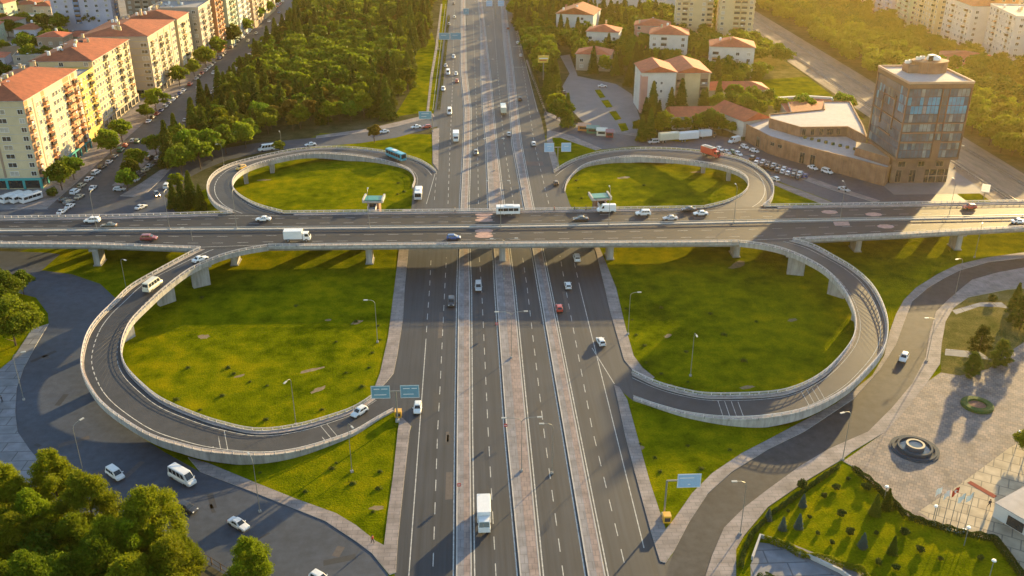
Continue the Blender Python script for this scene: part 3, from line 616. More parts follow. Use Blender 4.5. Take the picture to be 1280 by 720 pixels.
def truck(colour, Lb=5.2, box='white', cabc=None):
    cabc = cabc or colour; tot = Lb+2.2; x0 = -tot/2; ps = []
    m_ = MB(); rbox(m_, x0, x0+Lb, 1.22, .95, 3.3, PAINT[box], .05)
    for k in range(1, 6): m_.box((x0+Lb*k/6, 0, 2.12), (.05, 2.47, 2.2), PAINT[box])
    ps.append(('cargo_box', m_))
    m_ = MB(); rbox(m_, x0+Lb+.15, x0+tot-.05, 1.08, .55, 1.55, PAINT[cabc]); 
    ringloft(m_, [[(x0+Lb+.15, -1.05, 1.5), (x0+tot-.08, -1.05, 1.5), (x0+tot-.08, 1.05, 1.5), (x0+Lb+.15, 1.05, 1.5)], [(x0+Lb+.15, -.98, 2.55), (x0+tot-.55, -.95, 2.55), (x0+tot-.55, .95, 2.55), (x0+Lb+.15, .98, 2.55)]], PAINT[cabc]); ps.append(('cab', m_))
    m_ = MB(); quad(m_, [(x0+tot-.1, -.93, 1.62), (x0+tot-.1, .93, 1.62), (x0+tot-.48, .86, 2.46), (x0+tot-.48, -.86, 2.46)], M_GLASS); ps.append(('windscreen', m_))
    for s in (-1, 1):
        m_ = MB(); q = [(x0+Lb+.7, s*1.06, 1.62), (x0+tot-.4, s*1.06, 1.62), (x0+tot-.65, s*.99, 2.38), (x0+Lb+.7, s*1.0, 2.38)]; quad(m_, q if s < 0 else q[::-1], M_GLASS); ps.append(('side_window', m_))
        m_ = MB(); m_.box((x0+tot-.03, s*.8, .85), (.08, .34, .2), M_LAMPW); ps.append(('headlight', m_))
    m_ = MB(); m_.box((0, 0, .75), (tot-.5, .9, .3), M_PLAST); ps.append(('chassis', m_))
    return ([(n_, q.data(n_)) for n_, q in ps], wheels_for(tot, 2.35, (x0+1.2, x0+tot-1.1)), 1)
def tipper(colour):
    d = truck(colour, 5.6, colour, 'red'); ps, wh, b = d; tot = 7.8; x0 = -tot/2
    m_ = MB(); m_.box((x0+2.8, 0, 3.42), (5.0, 2.1, .25), PAINT['cream']); m_.box((x0+2.8, 0, 3.6), (3.6, 1.4, .25), PAINT['brown']); ps.append(('load', m_.data('load')))
    return (ps, wh+wheels_for(tot, 2.35, (x0+2.4,)), 1)
def bus(colour, L=11.8, H=3.15, nwin=7):
    x0 = -L/2; ps = []; m_ = MB(); rbox(m_, x0, -x0, 1.25, .42, H, PAINT[colour], .22); ps.append(('body', m_))
    m_ = MB(); quad(m_, [(-x0+.015, -1.05, 1.3), (-x0+.015, 1.05, 1.3), (-x0+.015, 1.0, H-.3), (-x0+.015, -1.0, H-.3)], M_GLASS); ps.append(('windscreen', m_))
    m_ = MB(); quad(m_, [(x0-.015, 1.0, 1.7), (x0-.015, -1.0, 1.7), (x0-.015, -1.0, H-.4), (x0-.015, 1.0, H-.4)], M_GLASS); ps.append(('rear_window', m_))
    for s in (-1, 1):
        for k in range(nwin):
            m_ = MB(); a = x0+.5+(L-1.0)*k/nwin; b = a+(L-1.0)/nwin-.12; q = [(a, s*1.262, 1.45), (b, s*1.262, 1.45), (b, s*1.262, H-.45), (a, s*1.262, H-.45)]; quad(m_, q if s < 0 else q[::-1], M_GLASS); ps.append(('side_window', m_))
        m_ = MB(); m_.box((-x0-.02, s*.95, .85), (.1, .32, .2), M_LAMPW); ps.append(('headlight', m_))
    m_ = MB(); m_.box((-.5, 0, H+.1), (2.4, 1.5, .22), PAINT['white']); ps.append(('roof_unit', m_))
    m_ = MB(); m_.box((0, 0, .5), (L*.98, 2.54, .1), M_PLAST); ps.append(('skirt', m_))
    return ([(n_, q.data(n_)) for n_, q in ps], wheels_for(L, 2.5, (x0+2.6, -x0-2.4)), 1)
def trailer(colour, L=8.5):
    x0 = -L/2; ps = []; m_ = MB(); rbox(m_, x0, -x0, 1.27, 1.1, 3.9, PAINT[colour], .3); ps.append(('cargo_box', m_))
    m_ = MB(); m_.box((0, 0, .95), (L-.3, 1.0, .3), M_PLAST); ps.append(('chassis', m_))
    return ([(n_, q.data(n_)) for n_, q in ps], wheels_for(L, 2.5, (x0+1.2, x0+2.4)), 1)
BIG = dict(truck=lambda c: truck(c), bigtruck=lambda c: truck(c, 8.5, 'cream'), tipper=tipper, bus=bus, coach=lambda c: bus(c, 10.5, 3.1, 6), midibus=lambda c: bus(c, 7.2, 2.8, 4), trailer=trailer)
def place(px, py, z, kind, colour, dirv, label, cat=None, name=None, group=None, lod=0):
    x, y = P(px, py, z+.7)
    if isinstance(dirv, tuple):
        x2, y2 = P(px+dirv[0], py+dirv[1], z+.7); rz = math.atan2(y2-y, x2-x)
    else: rz = R(dirv)
    cat = cat or {'van': 'van', 'cargo': 'van', 'minibus': 'minibus', 'truck': 'truck', 'bigtruck': 'truck', 'tipper': 'truck', 'bus': 'bus', 'coach': 'bus', 'midibus': 'bus', 'trailer': 'trailer'}.get(kind, 'car')
    name = name or {'van': 'van', 'cargo': 'cargo_van', 'minibus': 'minibus', 'truck': 'box_truck', 'bigtruck': 'box_truck', 'tipper': 'dump_truck', 'bus': 'city_bus', 'coach': 'coach_bus', 'midibus': 'small_bus', 'trailer': 'lorry_trailer'}.get(kind, 'moving_car')
    return veh(kind, colour, name, (x, y, z), rz, label, cat, group, lod)
D, U, LFT, RGT = -90, 90, 180, 0
MOV = [
 (605, 648, .03, 'truck', 'white', D, 'white box truck driving towards the camera left of the central median'),
 (522, 509, .03, 'hatch', 'white', D, 'white hatchback on the outer left lane beside the blue direction signs'),
 (449, 514, 1.0, 'hatch', 'white', (-14, 9), 'white hatchback climbing from the highway onto the lower left loop ramp'),
 (564, 377, .03, 'suv', 'black', D, 'dark car just below the overpass, left of the left median'),
 (598, 358, .03, 'van', 'silver', D, 'silver van emerging from under the overpass left of the central median'),
 (699, 384, .03, 'hatch', 'red', U, 'red hatchback heading away just right of the right median'),
 (710, 356, .03, 'hatch', 'white', U, 'white hatchback heading away directly ahead of the red hatchback'),
 (751, 426, .03, 'hatch', 'white', 97, 'white hatchback on the outer right lane near the lower right loop entry'),
 (721, 322, .03, 'van', 'white', U, 'white van heading away under the shadow of the overpass edge'),
 (144, 592, .03, 'van', 'white', (14, 10), 'white compact van at the top of the lower left road, beside a tall lamp'),
 (228, 597, .03, 'minibus', 'white', (16, 9), 'white minibus with a roof hatch on the lower left road'),
 (234, 634, .03, 'hatch', 'black', (14, 5), 'black hatchback half hidden by a pine on the lower left road'),
 (298, 654, .03, 'sedan', 'white', (16, 9), 'white saloon throwing a long shadow on the lower left road'),
 (400, 722, .03, 'hatch', 'white', (16, 9), 'white hatchback cut by the bottom edge of the picture'),
 (1130, 446, .03, 'hatch', 'white', (-8, 16), 'lone white hatchback on the curving service road at right'),
 (115, 275, ZD, 'suv', 'white', LFT, 'white car leading left on the far overpass lanes beside a dark olive car'),
 (136, 281, ZD, 'sedan', 'olive', LFT, 'dark olive saloon on the overpass close behind a white car'),
 (329, 273, ZD, 'sedan', 'white', LFT, 'white saloon on the overpass where the upper left loop joins'),
 (186, 297, ZD, 'suv', 'maroon', RGT, 'maroon car heading right on the near overpass lanes at left'),
 (372, 298, ZD, 'truck', 'white', RGT, 'white box truck heading right on the near overpass lanes'),
 (567, 296, ZD, 'hatch', 'blue', RGT, 'blue hatchback just left of the faded red crossing on the overpass'),
 (635, 265, ZD, 'midibus', 'white', LFT, 'white bus on the overpass next to the faded red crossing'),
 (726, 273, ZD, 'sedan', 'black', LFT, 'black saloon on the overpass below the white panel van'),
 (758, 262, ZD, 'cargo', 'white', LFT, 'white panel van on the overpass by the right stair tower'),
 (804, 266, ZD, 'suv', 'white', LFT, 'white estate car between the panel van and a grey saloon on the overpass'),
 (838, 272, ZD, 'sedan', 'silver', LFT, 'silver grey saloon on the inner far lane of the overpass'),
 (861, 261, ZD, 'sedan', 'black', LFT, 'black saloon on the outer overpass lane beside a white saloon'),
 (876, 266, ZD, 'sedan', 'white', LFT, 'white saloon behind a black one where the upper right loop joins the overpass'),
 (1212, 258, ZD, 'hatch', 'red', LFT, 'red hatchback on the sunlit stretch of overpass right of the glass tower'),
 (1274, 276, ZD, 'sedan', 'white', RGT, 'white saloon leaving the picture at the right end of the overpass'),
 (250, 323, 6.6, 'sedan', 'white', (14, -5), 'white saloon at the top of the lower left loop about to join the overpass'),
 (191, 357, 5.2, 'minibus', 'cream', (14, -10), 'cream minibus on the lower left loop ramp'),
 (301, 209, 5.0, 'hatch', 'yellow', (-10, 4), 'yellow taxi on the upper left loop ramp'),
 (495, 196, 1.2, 'coach', 'teal', (17, 7), 'teal bus descending the upper left loop ramp'),
 (523, 244, .03, 'midibus', 'white', D, 'white midibus beside the upper left lawn about to pass beneath the overpass'),
 (695, 228, .03, 'hatch', 'brown', U, 'small brown car entering the upper right loop ramp from the highway'),
 (888, 193, 3.2, 'tipper', 'red', (13, 4), 'red loaded dump truck on the upper right loop ramp'),
 (562, 140, .03, 'cargo', 'white', D, 'white van by the blue sign at the top left slip road'),
 (570, 173, .03, 'truck', 'white', D, 'white box truck halfway between the overpass and the slip road'),
 (554, 111, .03, 'suv', 'white', D, 'white car on the outer left lane above the slip road'),
 (571, 101, .03, 'hatch', 'red', D, 'small red car behind a white one on the far left carriageway'),
 (570, 92, .03, 'hatch', 'white', D, 'white car touching a red one on the far left carriageway'),
 (560, 91, .03, 'cargo', 'white', D, 'white panel van on the far outer left lane'),
 (557, 82, .03, 'hatch', 'silver', D, 'silver car right behind the far white panel van'),
 (567, 71, .03, 'suv', 'white', D, 'white car alone below the far blue gantry sign'),
 (561, 30, .03, 'hatch', 'grey', D, 'grey car above the far blue gantry sign'),
 (568, 21, .03, 'hatch', 'cream', D, 'cream car high on the left carriageway'),
 (567, 4, .03, 'hatch', 'brown', D, 'brown car at the very top of the left carriageway'),
 (595, 190, .03, 'hatch', 'grey', D, 'grey car alone between left and central medians beyond the overpass'),
 (629, 138, .03, 'bigtruck', 'cream', U, 'long cream lorry heading away right of the central median'),
 (636, 167, .03, 'hatch', 'silver', U, 'silver car following the long cream lorry'),
 (667, 179, .03, 'hatch', 'white', U, 'white car right of the right median near the two panel sign'),
 (650, 123, .03, 'sedan', 'black', U, 'black car on the far right carriageway by the slip road'),
 (651, 69, .03, 'hatch', 'white', U, 'white car level with the yellow billboard'),
 (647, 53, .03, 'hatch', 'white', U, 'white car above the yellow billboard on the right carriageway'),
 (635, 35, .03, 'hatch', 'maroon', U, 'maroon car far up the right carriageway'),
 (639, 26, .03, 'hatch', 'grey', U, 'grey car farthest up the right carriageway'),
 (480, 164, .03, 'sedan', 'white', (-15, 2), 'white saloon on the top left slip road nearest the wood'),
 (520, 158, .03, 'sedan', 'white', (-15, 2), 'white saloon directly under the blue slip road sign'),
 (533, 158, .03, 'hatch', 'red', (-15, 1), 'red hatchback leaving the highway onto the top left slip road'),
 (388, 180, .03, 'sedan', 'white', (-15, 2), 'white saloon between the wood and the upper left loop'),
 (333, 186, .03, 'minibus', 'white', (-15, 2), 'white minibus on the road above the upper left loop'),
 (176, 258, .03, 'sedan', 'white', (14, -6), 'white saloon at the junction just beyond the overpass at left'),
 (149, 236, .03, 'hatch', 'silver', RGT, 'silver hatchback crossing the junction before the boulevard trees'),
 (116, 234, .03, 'sedan', 'white', U, 'white saloon driving up the boulevard beside the parked row'),
 (165, 191, .03, 'sedan', 'white', D, 'white saloon driving down the boulevard above the island trees'),
 (209, 232, .03, 'van', 'white', U, 'white van stopped left of the roadside conifers'),
 (969, 223, .03, 'hatch', 'white', (-12, -6), 'white hatchback on the road hugging the upper right loop'),
 (1055, 236, .03, 'sedan', 'silver', (12, 4), 'silver saloon on the road below the brick building'),
]
def ramp_z(key, px, py):
    O, I = RAMP[key]; best = min(((Vector((*P(px, py, a.z+.7), 0))-Vector(((a.x+b.x)/2, (a.y+b.y)/2, 0))).length, a.z) for a, b in zip(O, I)); return best[1]+.01
ONR = {(449, 514): 'LL', (250, 323): 'LL', (191, 357): 'LL', (301, 209): 'UL', (495, 196): 'UL', (888, 193): 'UR', (695, 228): 'UR'}
for m_ in MOV:
    k_ = ONR.get(m_[:2])
    place(m_[0], m_[1], ramp_z(k_, m_[0], m_[1]) if k_ else m_[2], *m_[3:])
# lone vehicle with its lights on at the junction
hc = place(196, 242, .03, 'hatch', 'grey', -60, 'grey hatchback with glaring yellow headlights at the left junction')
M_HL = mat('lit_headlight', (1.0, .62, .18), .3, .02, emit=30)
for o in kids(hc):
    if o.name.startswith('headlight'):
        d = o.data.copy(); d.materials.clear(); d.materials.append(M_HL); o.data = d
ORD = ['nearest', 'second', 'third', 'fourth', 'fifth', 'sixth', 'seventh', 'eighth', 'ninth', 'tenth', 'eleventh', 'twelfth', 'thirteenth', 'fourteenth', 'fifteenth', 'sixteenth', 'seventeenth', 'eighteenth', 'nineteenth', 'twentieth']
for i, (x, y, k, c) in enumerate([(77, 264, 'sedan', 'white'), (87, 257, 'sedan', 'white'), (99, 245, 'sedan', 'beige'), (94, 239, 'suv', 'white'), (102, 231, 'hatch', 'beige'), (111, 223, 'sedan', 'white'), (120, 215, 'suv', 'white'), (128, 208, 'hatch', 'black'), (136, 202, 'sedan', 'silver'), (143, 195, 'hatch', 'grey'), (151, 187, 'van', 'green'), (157, 181, 'hatch', 'red'), (166, 175, 'hatch', 'white'), (172, 176, 'suv', 'green')]):
    place(x, y, .03, k, c, 80 if i < 8 else 88, '%s car parked along the shop side of the boulevard, %s from the overpass' % (c, ORD[i]), name='parked_car', cat='car', group='cars parked before the apartment blocks')
for i, (x, y, c) in enumerate([(80, 249, 'black'), (86, 252, 'grey')]):
    place(x, y, .03, 'hatch', c, 60, '%s car in the deep shade of the round kerbside tree' % c, name='parked_car', cat='car')
for i, (x, y, k, c) in enumerate([(170, 224, 'hatch', 'silver'), (176, 219, 'suv', 'black'), (182, 212, 'hatch', 'beige'), (187, 207, 'sedan', 'silver'), (188, 197, 'suv', 'black'), (198, 197, 'hatch', 'silver'), (198, 203, 'hatch', 'black')]):
    place(x, y, .03, k, c, 75, '%s car parked by the boulevard island trees, %s from the overpass' % (c, ORD[i]), name='parked_car', cat='car', group='cars parked by the island trees')
for i, (x, y) in enumerate([(15, 249), (27, 249), (39, 249)]):
    place(x, y, .03, 'midibus', 'white', 55, '%s white shuttle bus parked before the teal shop front' % ['leftmost', 'middle', 'rightmost'][i], name='shuttle_bus', group='shuttle buses at the shop front')
rnd = random.Random(3); CC = ['white', 'white', 'silver', 'black', 'grey', 'white', 'red', 'blue', 'beige', 'silver']
def rowcar(x, y, rz, where, group, lod=1):
    c = rnd.choice(CC); k = rnd.choice(['sedan', 'hatch', 'suv', 'hatch', 'sedan'])
    return veh(k, c, 'parked_car', (x, y, .03), R(rz), '%s %s' % (c, where), 'car', group, lod)
y = 405
while y < 745:
    for xx in (-138.2,):
        if rnd.random() < .88: rowcar(xx+rnd.uniform(-.2, .2), y, 90, 'car parked far up the boulevard on the apartment side', 'far cars parked on the apartment side')
    if rnd.random() < .85: rowcar(-122.8+rnd.uniform(-.2, .2), y+1, 90, 'car parked far up the boulevard on the wood side', 'far cars parked on the wood side')
    if rnd.random() < .13: rowcar(-132.5, y, -90, 'car driving in the far part of the boulevard', 'far cars driving on the boulevard')
    y += 6.2
# car park by the brick building
for q in [(918, 176, 'cargo', 'white', (-12, 3), 'white cargo van parked at the left corner of the brick building'), (931, 183, 'hatch', 'white', (10, 5), 'white hatchback parked right after the cargo van'), (943, 188, 'hatch', 'white', (10, 3), 'white hatchback in front of the first dark doorway of the brick building'),
          (900, 186, 'hatch', 'white', (8, 4), 'white hatchback between the cargo van and the red dump truck'), (909, 190, 'hatch', 'silver', (8, 4), 'silver hatchback below the white cargo van'), (917, 190, 'hatch', 'green', (8, 4), 'green hatchback at the left of the car park'), (923, 192, 'hatch', 'white', (8, 4), 'white hatchback beside the small green one'),
          (1016, 209, 'sedan', 'white', (12, 5), 'white saloon parked against the blank brick wall'), (1034, 214, 'van', 'white', (12, 4), 'white van parked nearest the tower against the brick wall')]:
    place(q[0], q[1], .03, q[2], q[3], q[4], q[5], name='parked_car' if q[2] in SPEC and q[2] not in ('van', 'cargo') else None)
for i in range(11):
    t = i/10; c = rnd.choice(['white', 'silver', 'white', 'grey', 'black', 'blue'])
    place(941+t*66, 197+t*22, .03, rnd.choice(['sedan', 'hatch', 'suv']), c, 62, '%s car in the double row of the car park, %s from the left, back line' % (c, ORD[i] if i else 'first'), name='parked_car', cat='car', group='double row of parked cars')
    if 0 < i < 10:
        c = rnd.choice(['white', 'silver', 'grey', 'black']); place(939+t*66, 200.5+t*22, .03, 'hatch', c, 62, '%s car in the double row of the car park, %s from the left, front line' % (c, ORD[i] if i else 'first'), name='parked_car', cat='car', group='double row of parked cars')
place(836, 175, .03, 'trailer', 'cream', (12, -1), 'cream trailer parked below the dark conifers, between tractor and white trailer')
place(860, 174, .03, 'trailer', 'white', (12, -1), 'white trailer parked behind the cream trailer')
place(817, 177, .03, 'van', 'silver', (-12, 1), 'silver tractor van parked in front of the cream trailer')
place(884, 170, .03, 'truck', 'brown', (12, -1), 'small brown and white truck parked right of the white trailer')
place(753, 107, .03, 'sedan', 'white', RGT, 'white saloon parked across the top of the tree bordered lot')
place(705, 115, .03, 'sedan', 'black', 100, 'black saloon at the left edge of the tree bordered lot')

# ------------------------------------------------------------------ buildings
def wallmat(name, c): return mat('plaster_'+name, c, .85, .10, .25, .05, big=.08)
W_CREAM = wallmat('cream', (.52, .42, .25)); W_WHITE = wallmat('white', (.55, .53, .50)); W_YEL = wallmat('yellow', (.56, .40, .10)); W_BEIGE = wallmat('beige', (.40, .33, .26))
W_ORANGE = wallmat('orange', (.46, .20, .09)); W_GREEN = wallmat('pale_green', (.38, .46, .33)); W_BROWN = wallmat('brown', (.30, .21, .15)); W_LILAC = wallmat('lilac', (.44, .42, .50)); W_BLUE = wallmat('blue', (.16, .25, .42))
W_BRICK = tile_mat('tan_brick', (.30, .155, .092), (.25, .13, .08), (.19, .12, .09), 1.2, .5, msize=.03)
W_TEAL = wallmat('teal', (.03, .30, .30)); W_PINK = wallmat('pink', (.48, .24, .20)); M_ROOFW = mat('flat_roof', (.42, .39, .385), .9, .12, .5, big=.15); M_ROOFG = mat('flat_roof_grey', (.28, .27, .27), .9, .2, .5, big=.2)
M_DARKIN = mat('painted_recess_shade', (.07, .05, .04), .9, .3, 1)  # dark brown for flat panels: shade of the balcony opening put into colour
def win_mesh(w_, h_, fr=M_WHITE, gl=None):
    m_ = MB(); gl = gl or M_WIN; t = .09
    for a, b, c, d in ((0, h_/2, w_, t), (0, -h_/2, w_+.2, t), (-w_/2, 0, t, h_), (w_/2, 0, t, h_), (0, 0, t*.7, h_)): m_.box((a, -.03, b), (c, .12, d), fr)
    m_.add([(-w_/2, -.02, -h_/2), (w_/2, -.02, -h_/2), (w_/2, -.02, h_/2), (-w_/2, -.02, h_/2)], [(0, 1, 2, 3)], gl)
    return m_
WIN = {'w': win_mesh(1.75, 1.6).data('window'), 'n': win_mesh(1.0, 1.3).data('window'), 'l': win_mesh(2.9, 1.6).data('window'), 'g': win_mesh(2.4, 2.2, W_BRICK, M_GLASS).data('window')}
def balc_mesh(w_, wm):
    m_ = MB(); m_.box((0, -.6, -1.35), (w_, 1.2, .15), M_CONC); m_.box((0, -1.17, -.85), (w_, .1, .95), wm)
    for s in (-1, 1): m_.box((s*(w_/2-.05), -.6, -.85), (.1, 1.08, .95), wm)
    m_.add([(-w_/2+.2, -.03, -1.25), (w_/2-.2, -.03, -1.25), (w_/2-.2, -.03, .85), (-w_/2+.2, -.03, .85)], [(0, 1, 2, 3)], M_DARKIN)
    m_.add([(-w_/2+.5, -.06, -1.2), (.1, -.06, -1.2), (.1, -.06, .7), (-w_/2+.5, -.06, .7)], [(0, 1, 2, 3)], M_WIN)
    return m_
M_CURT = mat('curtained_pane', (.30, .26, .20), .3, .4, .9, spec=.6); M_SHUT = mat('shutter_pane', (.42, .38, .32), .6, .2, .9); M_AWN = mat('awning_cloth', (.40, .20, .08), .8, .3, .5)
WVAR = {k: [v]*4+[win_mesh(*dict(w=(1.75, 1.6), n=(1.0, 1.3), l=(2.9, 1.6))[k], M_WHITE, gl_).data('window') for gl_ in (M_CURT, M_SHUT)] for k, v in WIN.items() if k != 'g'}
BALC = {}
def balc(wm, w_=3.2, var=0):
    w_ = round(w_, 1); k = (wm.name, w_, var)
    if k not in BALC:
        m_ = balc_mesh(w_, wm)
        if var == 1: m_.box((0, -.95, .15), (w_-.25, .06, 1.3), M_WIN).box((0, -.6, .92), (w_, 1.2, .1), wm)
        if var == 2: m_.add([(-w_/2+.1, -.05, 1.0), (w_/2-.1, -.05, 1.0), (w_/2-.1, -1.35, .55), (-w_/2+.1, -1.35, .55)], [(0, 1, 2, 3)], M_AWN)
        if var == 3: m_.box((-.4, -1.26, -.75), (1.2, .05, .6), M_WHITE).box((.7, -1.26, -.8), (.5, .05, .5), T_LAUN)
        BALC[k] = m_.data('balcony')
    return BALC[k]
T_LAUN = mat('laundry', (.10, .18, .35), .9, .5, 2)
def hip_roof(w_, d_, z, rise, m, over=.6, hip=True, axis='y', eave=None):
    x, y = w_/2+over, d_/2+over; m_ = MB(); eave = eave or M_CONC
    if axis == 'y':
        k = min(x, y*.9) if hip else 0
        vs = [(-x, -y, z), (x, -y, z), (x, y, z), (-x, y, z), (0, -y+k, z+rise), (0, y-k, z+rise)]; fs = [(0, 1, 4), (1, 2, 5, 4), (2, 3, 5), (3, 0, 4, 5)]
    else:
        k = min(y, x*.9) if hip else 0
        vs = [(-x, -y, z), (x, -y, z), (x, y, z), (-x, y, z), (-x+k, 0, z+rise), (x-k, 0, z+rise)]; fs = [(0, 1, 5, 4), (1, 2, 5), (2, 3, 4, 5), (3, 0, 4)]
    m_.add(vs, fs, m); m_.box((0, 0, z-.12), (2*x, 2*y, .2), eave)
    return m_
DISH = MB().lathe((0, 0, 1.1), [(.02, 0), (.35, .06), (.6, .25)], M_WHITE, 12).tube([(0, 0, 0), (0, 0, 1.15)], .05, M_POLE).data('satellite_dish')
TANK = MB().lathe((0, 0, 0), [(.01, .35), (.6, .35), (.62, .5), (.62, 1.5), (.5, 1.65), (.01, 1.7)], M_WHITE, 12).box((0, 0, .18), (1.1, 1.1, .34), M_METAL).data('water_tank')
CHIM = MB().box((0, 0, .9), (.9, .9, 1.8), W_CREAM).box((0, 0, 1.86), (1.1, 1.1, .14), M_CONC).data('chimney')
SOLAR = MB().add([(-1, -.6, .3), (1, -.6, .3), (1, .6, 1.2), (-1, .6, 1.2)], [(0, 1, 2, 3)], M_GLASS).box((0, .5, .5), (1.8, .1, 1.0), M_METAL).data('solar_panel')
ACU = MB().box((0, 0, .5), (1.5, 1.1, 1.0), M_WHITE).lathe((0, 0, 1.0), [(.4, 0), (.4, .1), (.01, .1)], M_PLAST, 10).data('roof_cooling_unit')
def building(label, cx, cy, w_, d_, h, wall, rz=0.0, roof='hip', roofm=None, rise=3.0, cols=None, fh=3.1, gf=4.0, shop=None, name='apartment_block', cat='apartment block', group=None, trim=None, bal=None, clutter=0, seed=1, axis='y', parts=True, corner=None):
    roofm = roofm or M_TILE; rg_ = random.Random(seed)
    root = empty(name, (cx, cy, 0), R(rz), label, cat, group)
    m_ = MB(); m_.box((0, 0, h/2), (w_, d_, h), wall)
    child(m_.build('wall', root), root)
    bal = bal or wall
    if trim:
        m_ = MB()
        for z in np.arange(gf, h-.5, fh): m_.box((0, 0, z), (w_+.12, d_+.12, .14), trim)
        child(m_.build('floor_band', root), root)
    if roof == 'hip': child(hip_roof(w_, d_, h+.12, rise, roofm, axis=axis).build('roof', root), root); zr = h+.3
    elif roof == 'gable':
        rm = hip_roof(w_, d_, h+.12, rise, roofm, hip=False, axis=axis); 
        child(rm.build('roof', root), root); zr = h+.3
        g = MB(); x, y = w_/2, d_/2
        if axis == 'y': g.add([(-x, -y-.02, h), (x, -y-.02, h), (0, -y-.02, h+rise*.96), (-x, y+.02, h), (x, y+.02, h), (0, y+.02, h+rise*.96)], [(0, 1, 2), (4, 3, 5)], wall)
        else: g.add([(-x-.02, -y, h), (-x-.02, y, h), (-x-.02, 0, h+rise*.96), (x+.02, -y, h), (x+.02, y, h), (x+.02, 0, h+rise*.96)], [(1, 0, 2), (3, 4, 5)], wall)
        child(g.build('gable', root), root)
    else:
        m_ = MB(); m_.box((0, 0, h+.06), (w_-.5, d_-.5, .1), roofm)
        for a, b, c, d in ((0, d_/2, w_+.3, .35), (0, -d_/2, w_+.3, .35), (w_/2, 0, .35, d_-.36), (-w_/2, 0, .35, d_-.36)): m_.box((a, b, h+.4), (c, d, .85), wall)
        child(m_.build('roof', root), root); zr = h+.1
    cnt = {'window': 0, 'balcony': 0}; rest = {'window': MB(), 'balcony': MB()}
    def put(kind, me, u, v, side, L):
        # side: S E N W ; u along the wall from -L/2
        ang = {'S': 0, 'E': math.pi/2, 'N': math.pi, 'W': -math.pi/2}[side]; ox = {'S': (0, -d_/2-.05), 'E': (w_/2+.05, 0), 'N': (0, d_/2+.05), 'W': (-w_/2-.05, 0)}[side]
        x = ox[0]+u*math.cos(ang); y = ox[1]+u*math.sin(ang); cnt[kind] += 1
        if cnt[kind] <= 100: child(link(kind, me, root, (x, y, v), ang), root)
        else:
            M = Matrix.Translation((x, y, v)) @ Matrix.Rotation(ang, 4, 'Z'); r = rest[kind]; mats = list(me.materials)
            vs = [M @ v_.co for v_ in me.vertices]; o = len(r.v); r.v += [tuple(q) for q in vs]
            for p in me.polygons: r.f.append(tuple(i+o for i in p.vertices)); r.m.append(r.mi(mats[p.material_index]))
    for side, pat in (cols or {}).items():
        L = d_ if side in 'EW' else w_; n = len(pat)
        for i, ch in enumerate(pat):
            u = -L/2+L*(i+.5)/n
            if ch == '.': continue
            if ch == 'b' and bal is not wall:
                sm = MB(); sm.box((0, 0, (h+gf)/2), (min(3.6, L/n*.97), .06, h-gf-.5), bal)
                an_ = {'S': 0, 'E': math.pi/2, 'N': math.pi, 'W': -math.pi/2}[side]; o2 = {'S': (0, -d_/2-.01), 'E': (w_/2+.01, 0), 'N': (0, d_/2+.01), 'W': (-w_/2-.01, 0)}[side]
                child(sm.build('coloured_strip', root, (o2[0]+u*math.cos(an_), o2[1]+u*math.sin(an_), 0), an_), root)
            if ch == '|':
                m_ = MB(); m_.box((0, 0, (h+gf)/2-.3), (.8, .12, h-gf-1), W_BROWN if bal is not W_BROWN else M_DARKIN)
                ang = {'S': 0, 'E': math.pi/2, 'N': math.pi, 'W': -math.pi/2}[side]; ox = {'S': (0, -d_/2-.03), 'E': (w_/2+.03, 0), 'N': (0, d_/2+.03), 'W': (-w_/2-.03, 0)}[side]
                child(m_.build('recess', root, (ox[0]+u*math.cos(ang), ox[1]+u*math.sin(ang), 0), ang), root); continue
            z = gf+fh*.5
            while z < h-1.0:
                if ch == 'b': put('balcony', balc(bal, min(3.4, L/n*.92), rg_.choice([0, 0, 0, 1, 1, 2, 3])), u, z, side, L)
                else: put('window', rg_.choice(WVAR[ch]), u, z, side, L)
                z += fh
    for k in rest:
        if rest[k].v: child(struct(rest[k].build('more_'+k+'s', root), 'stuff'), root)
    if shop:
        m_ = MB(); m_.box((0, 0, gf*.5), (w_+.16, d_+.16, gf-.6), M_GLASS); child(m_.build('shop_window', root), root)
        m_ = MB(); m_.box((0, 0, gf-.45), (w_+1.0, d_+1.0, .7), shop); child(m_.build('shop_fascia', root), root)
        m_ = MB(); nb = int(d_/5)
        for i in range(nb+1):
            child(MB().box((w_/2+.15, -d_/2+d_*i/nb, (gf-.8)/2), (.4, .8, gf-.8), shop).build('shop_column', root), root)
        for i in range(int(w_/5)+1): child(MB().box((-w_/2+w_*i/int(w_/5), -d_/2-.15, (gf-.8)/2), (.8, .4, gf-.8), shop).build('shop_column', root), root)
    for i in range(clutter):
        me, nm = rg_.choice([(DISH, 'satellite_dish'), (TANK, 'water_tank'), (CHIM, 'chimney'), (SOLAR, 'solar_panel'), (CHIM, 'chimney'), (TANK, 'water_tank')])
        u, v = rg_.uniform(-.38, .1), rg_.uniform(-.45, .45)
        zz = zr+(rise*(1-abs(u*w_)/(w_/2+.6))*.8 if roof in ('hip', 'gable') else 0)-.1
        child(link(nm, me, root, (u*w_, v*d_, zz), rg_.choice([0, .3, 1.57])), root)
    return root
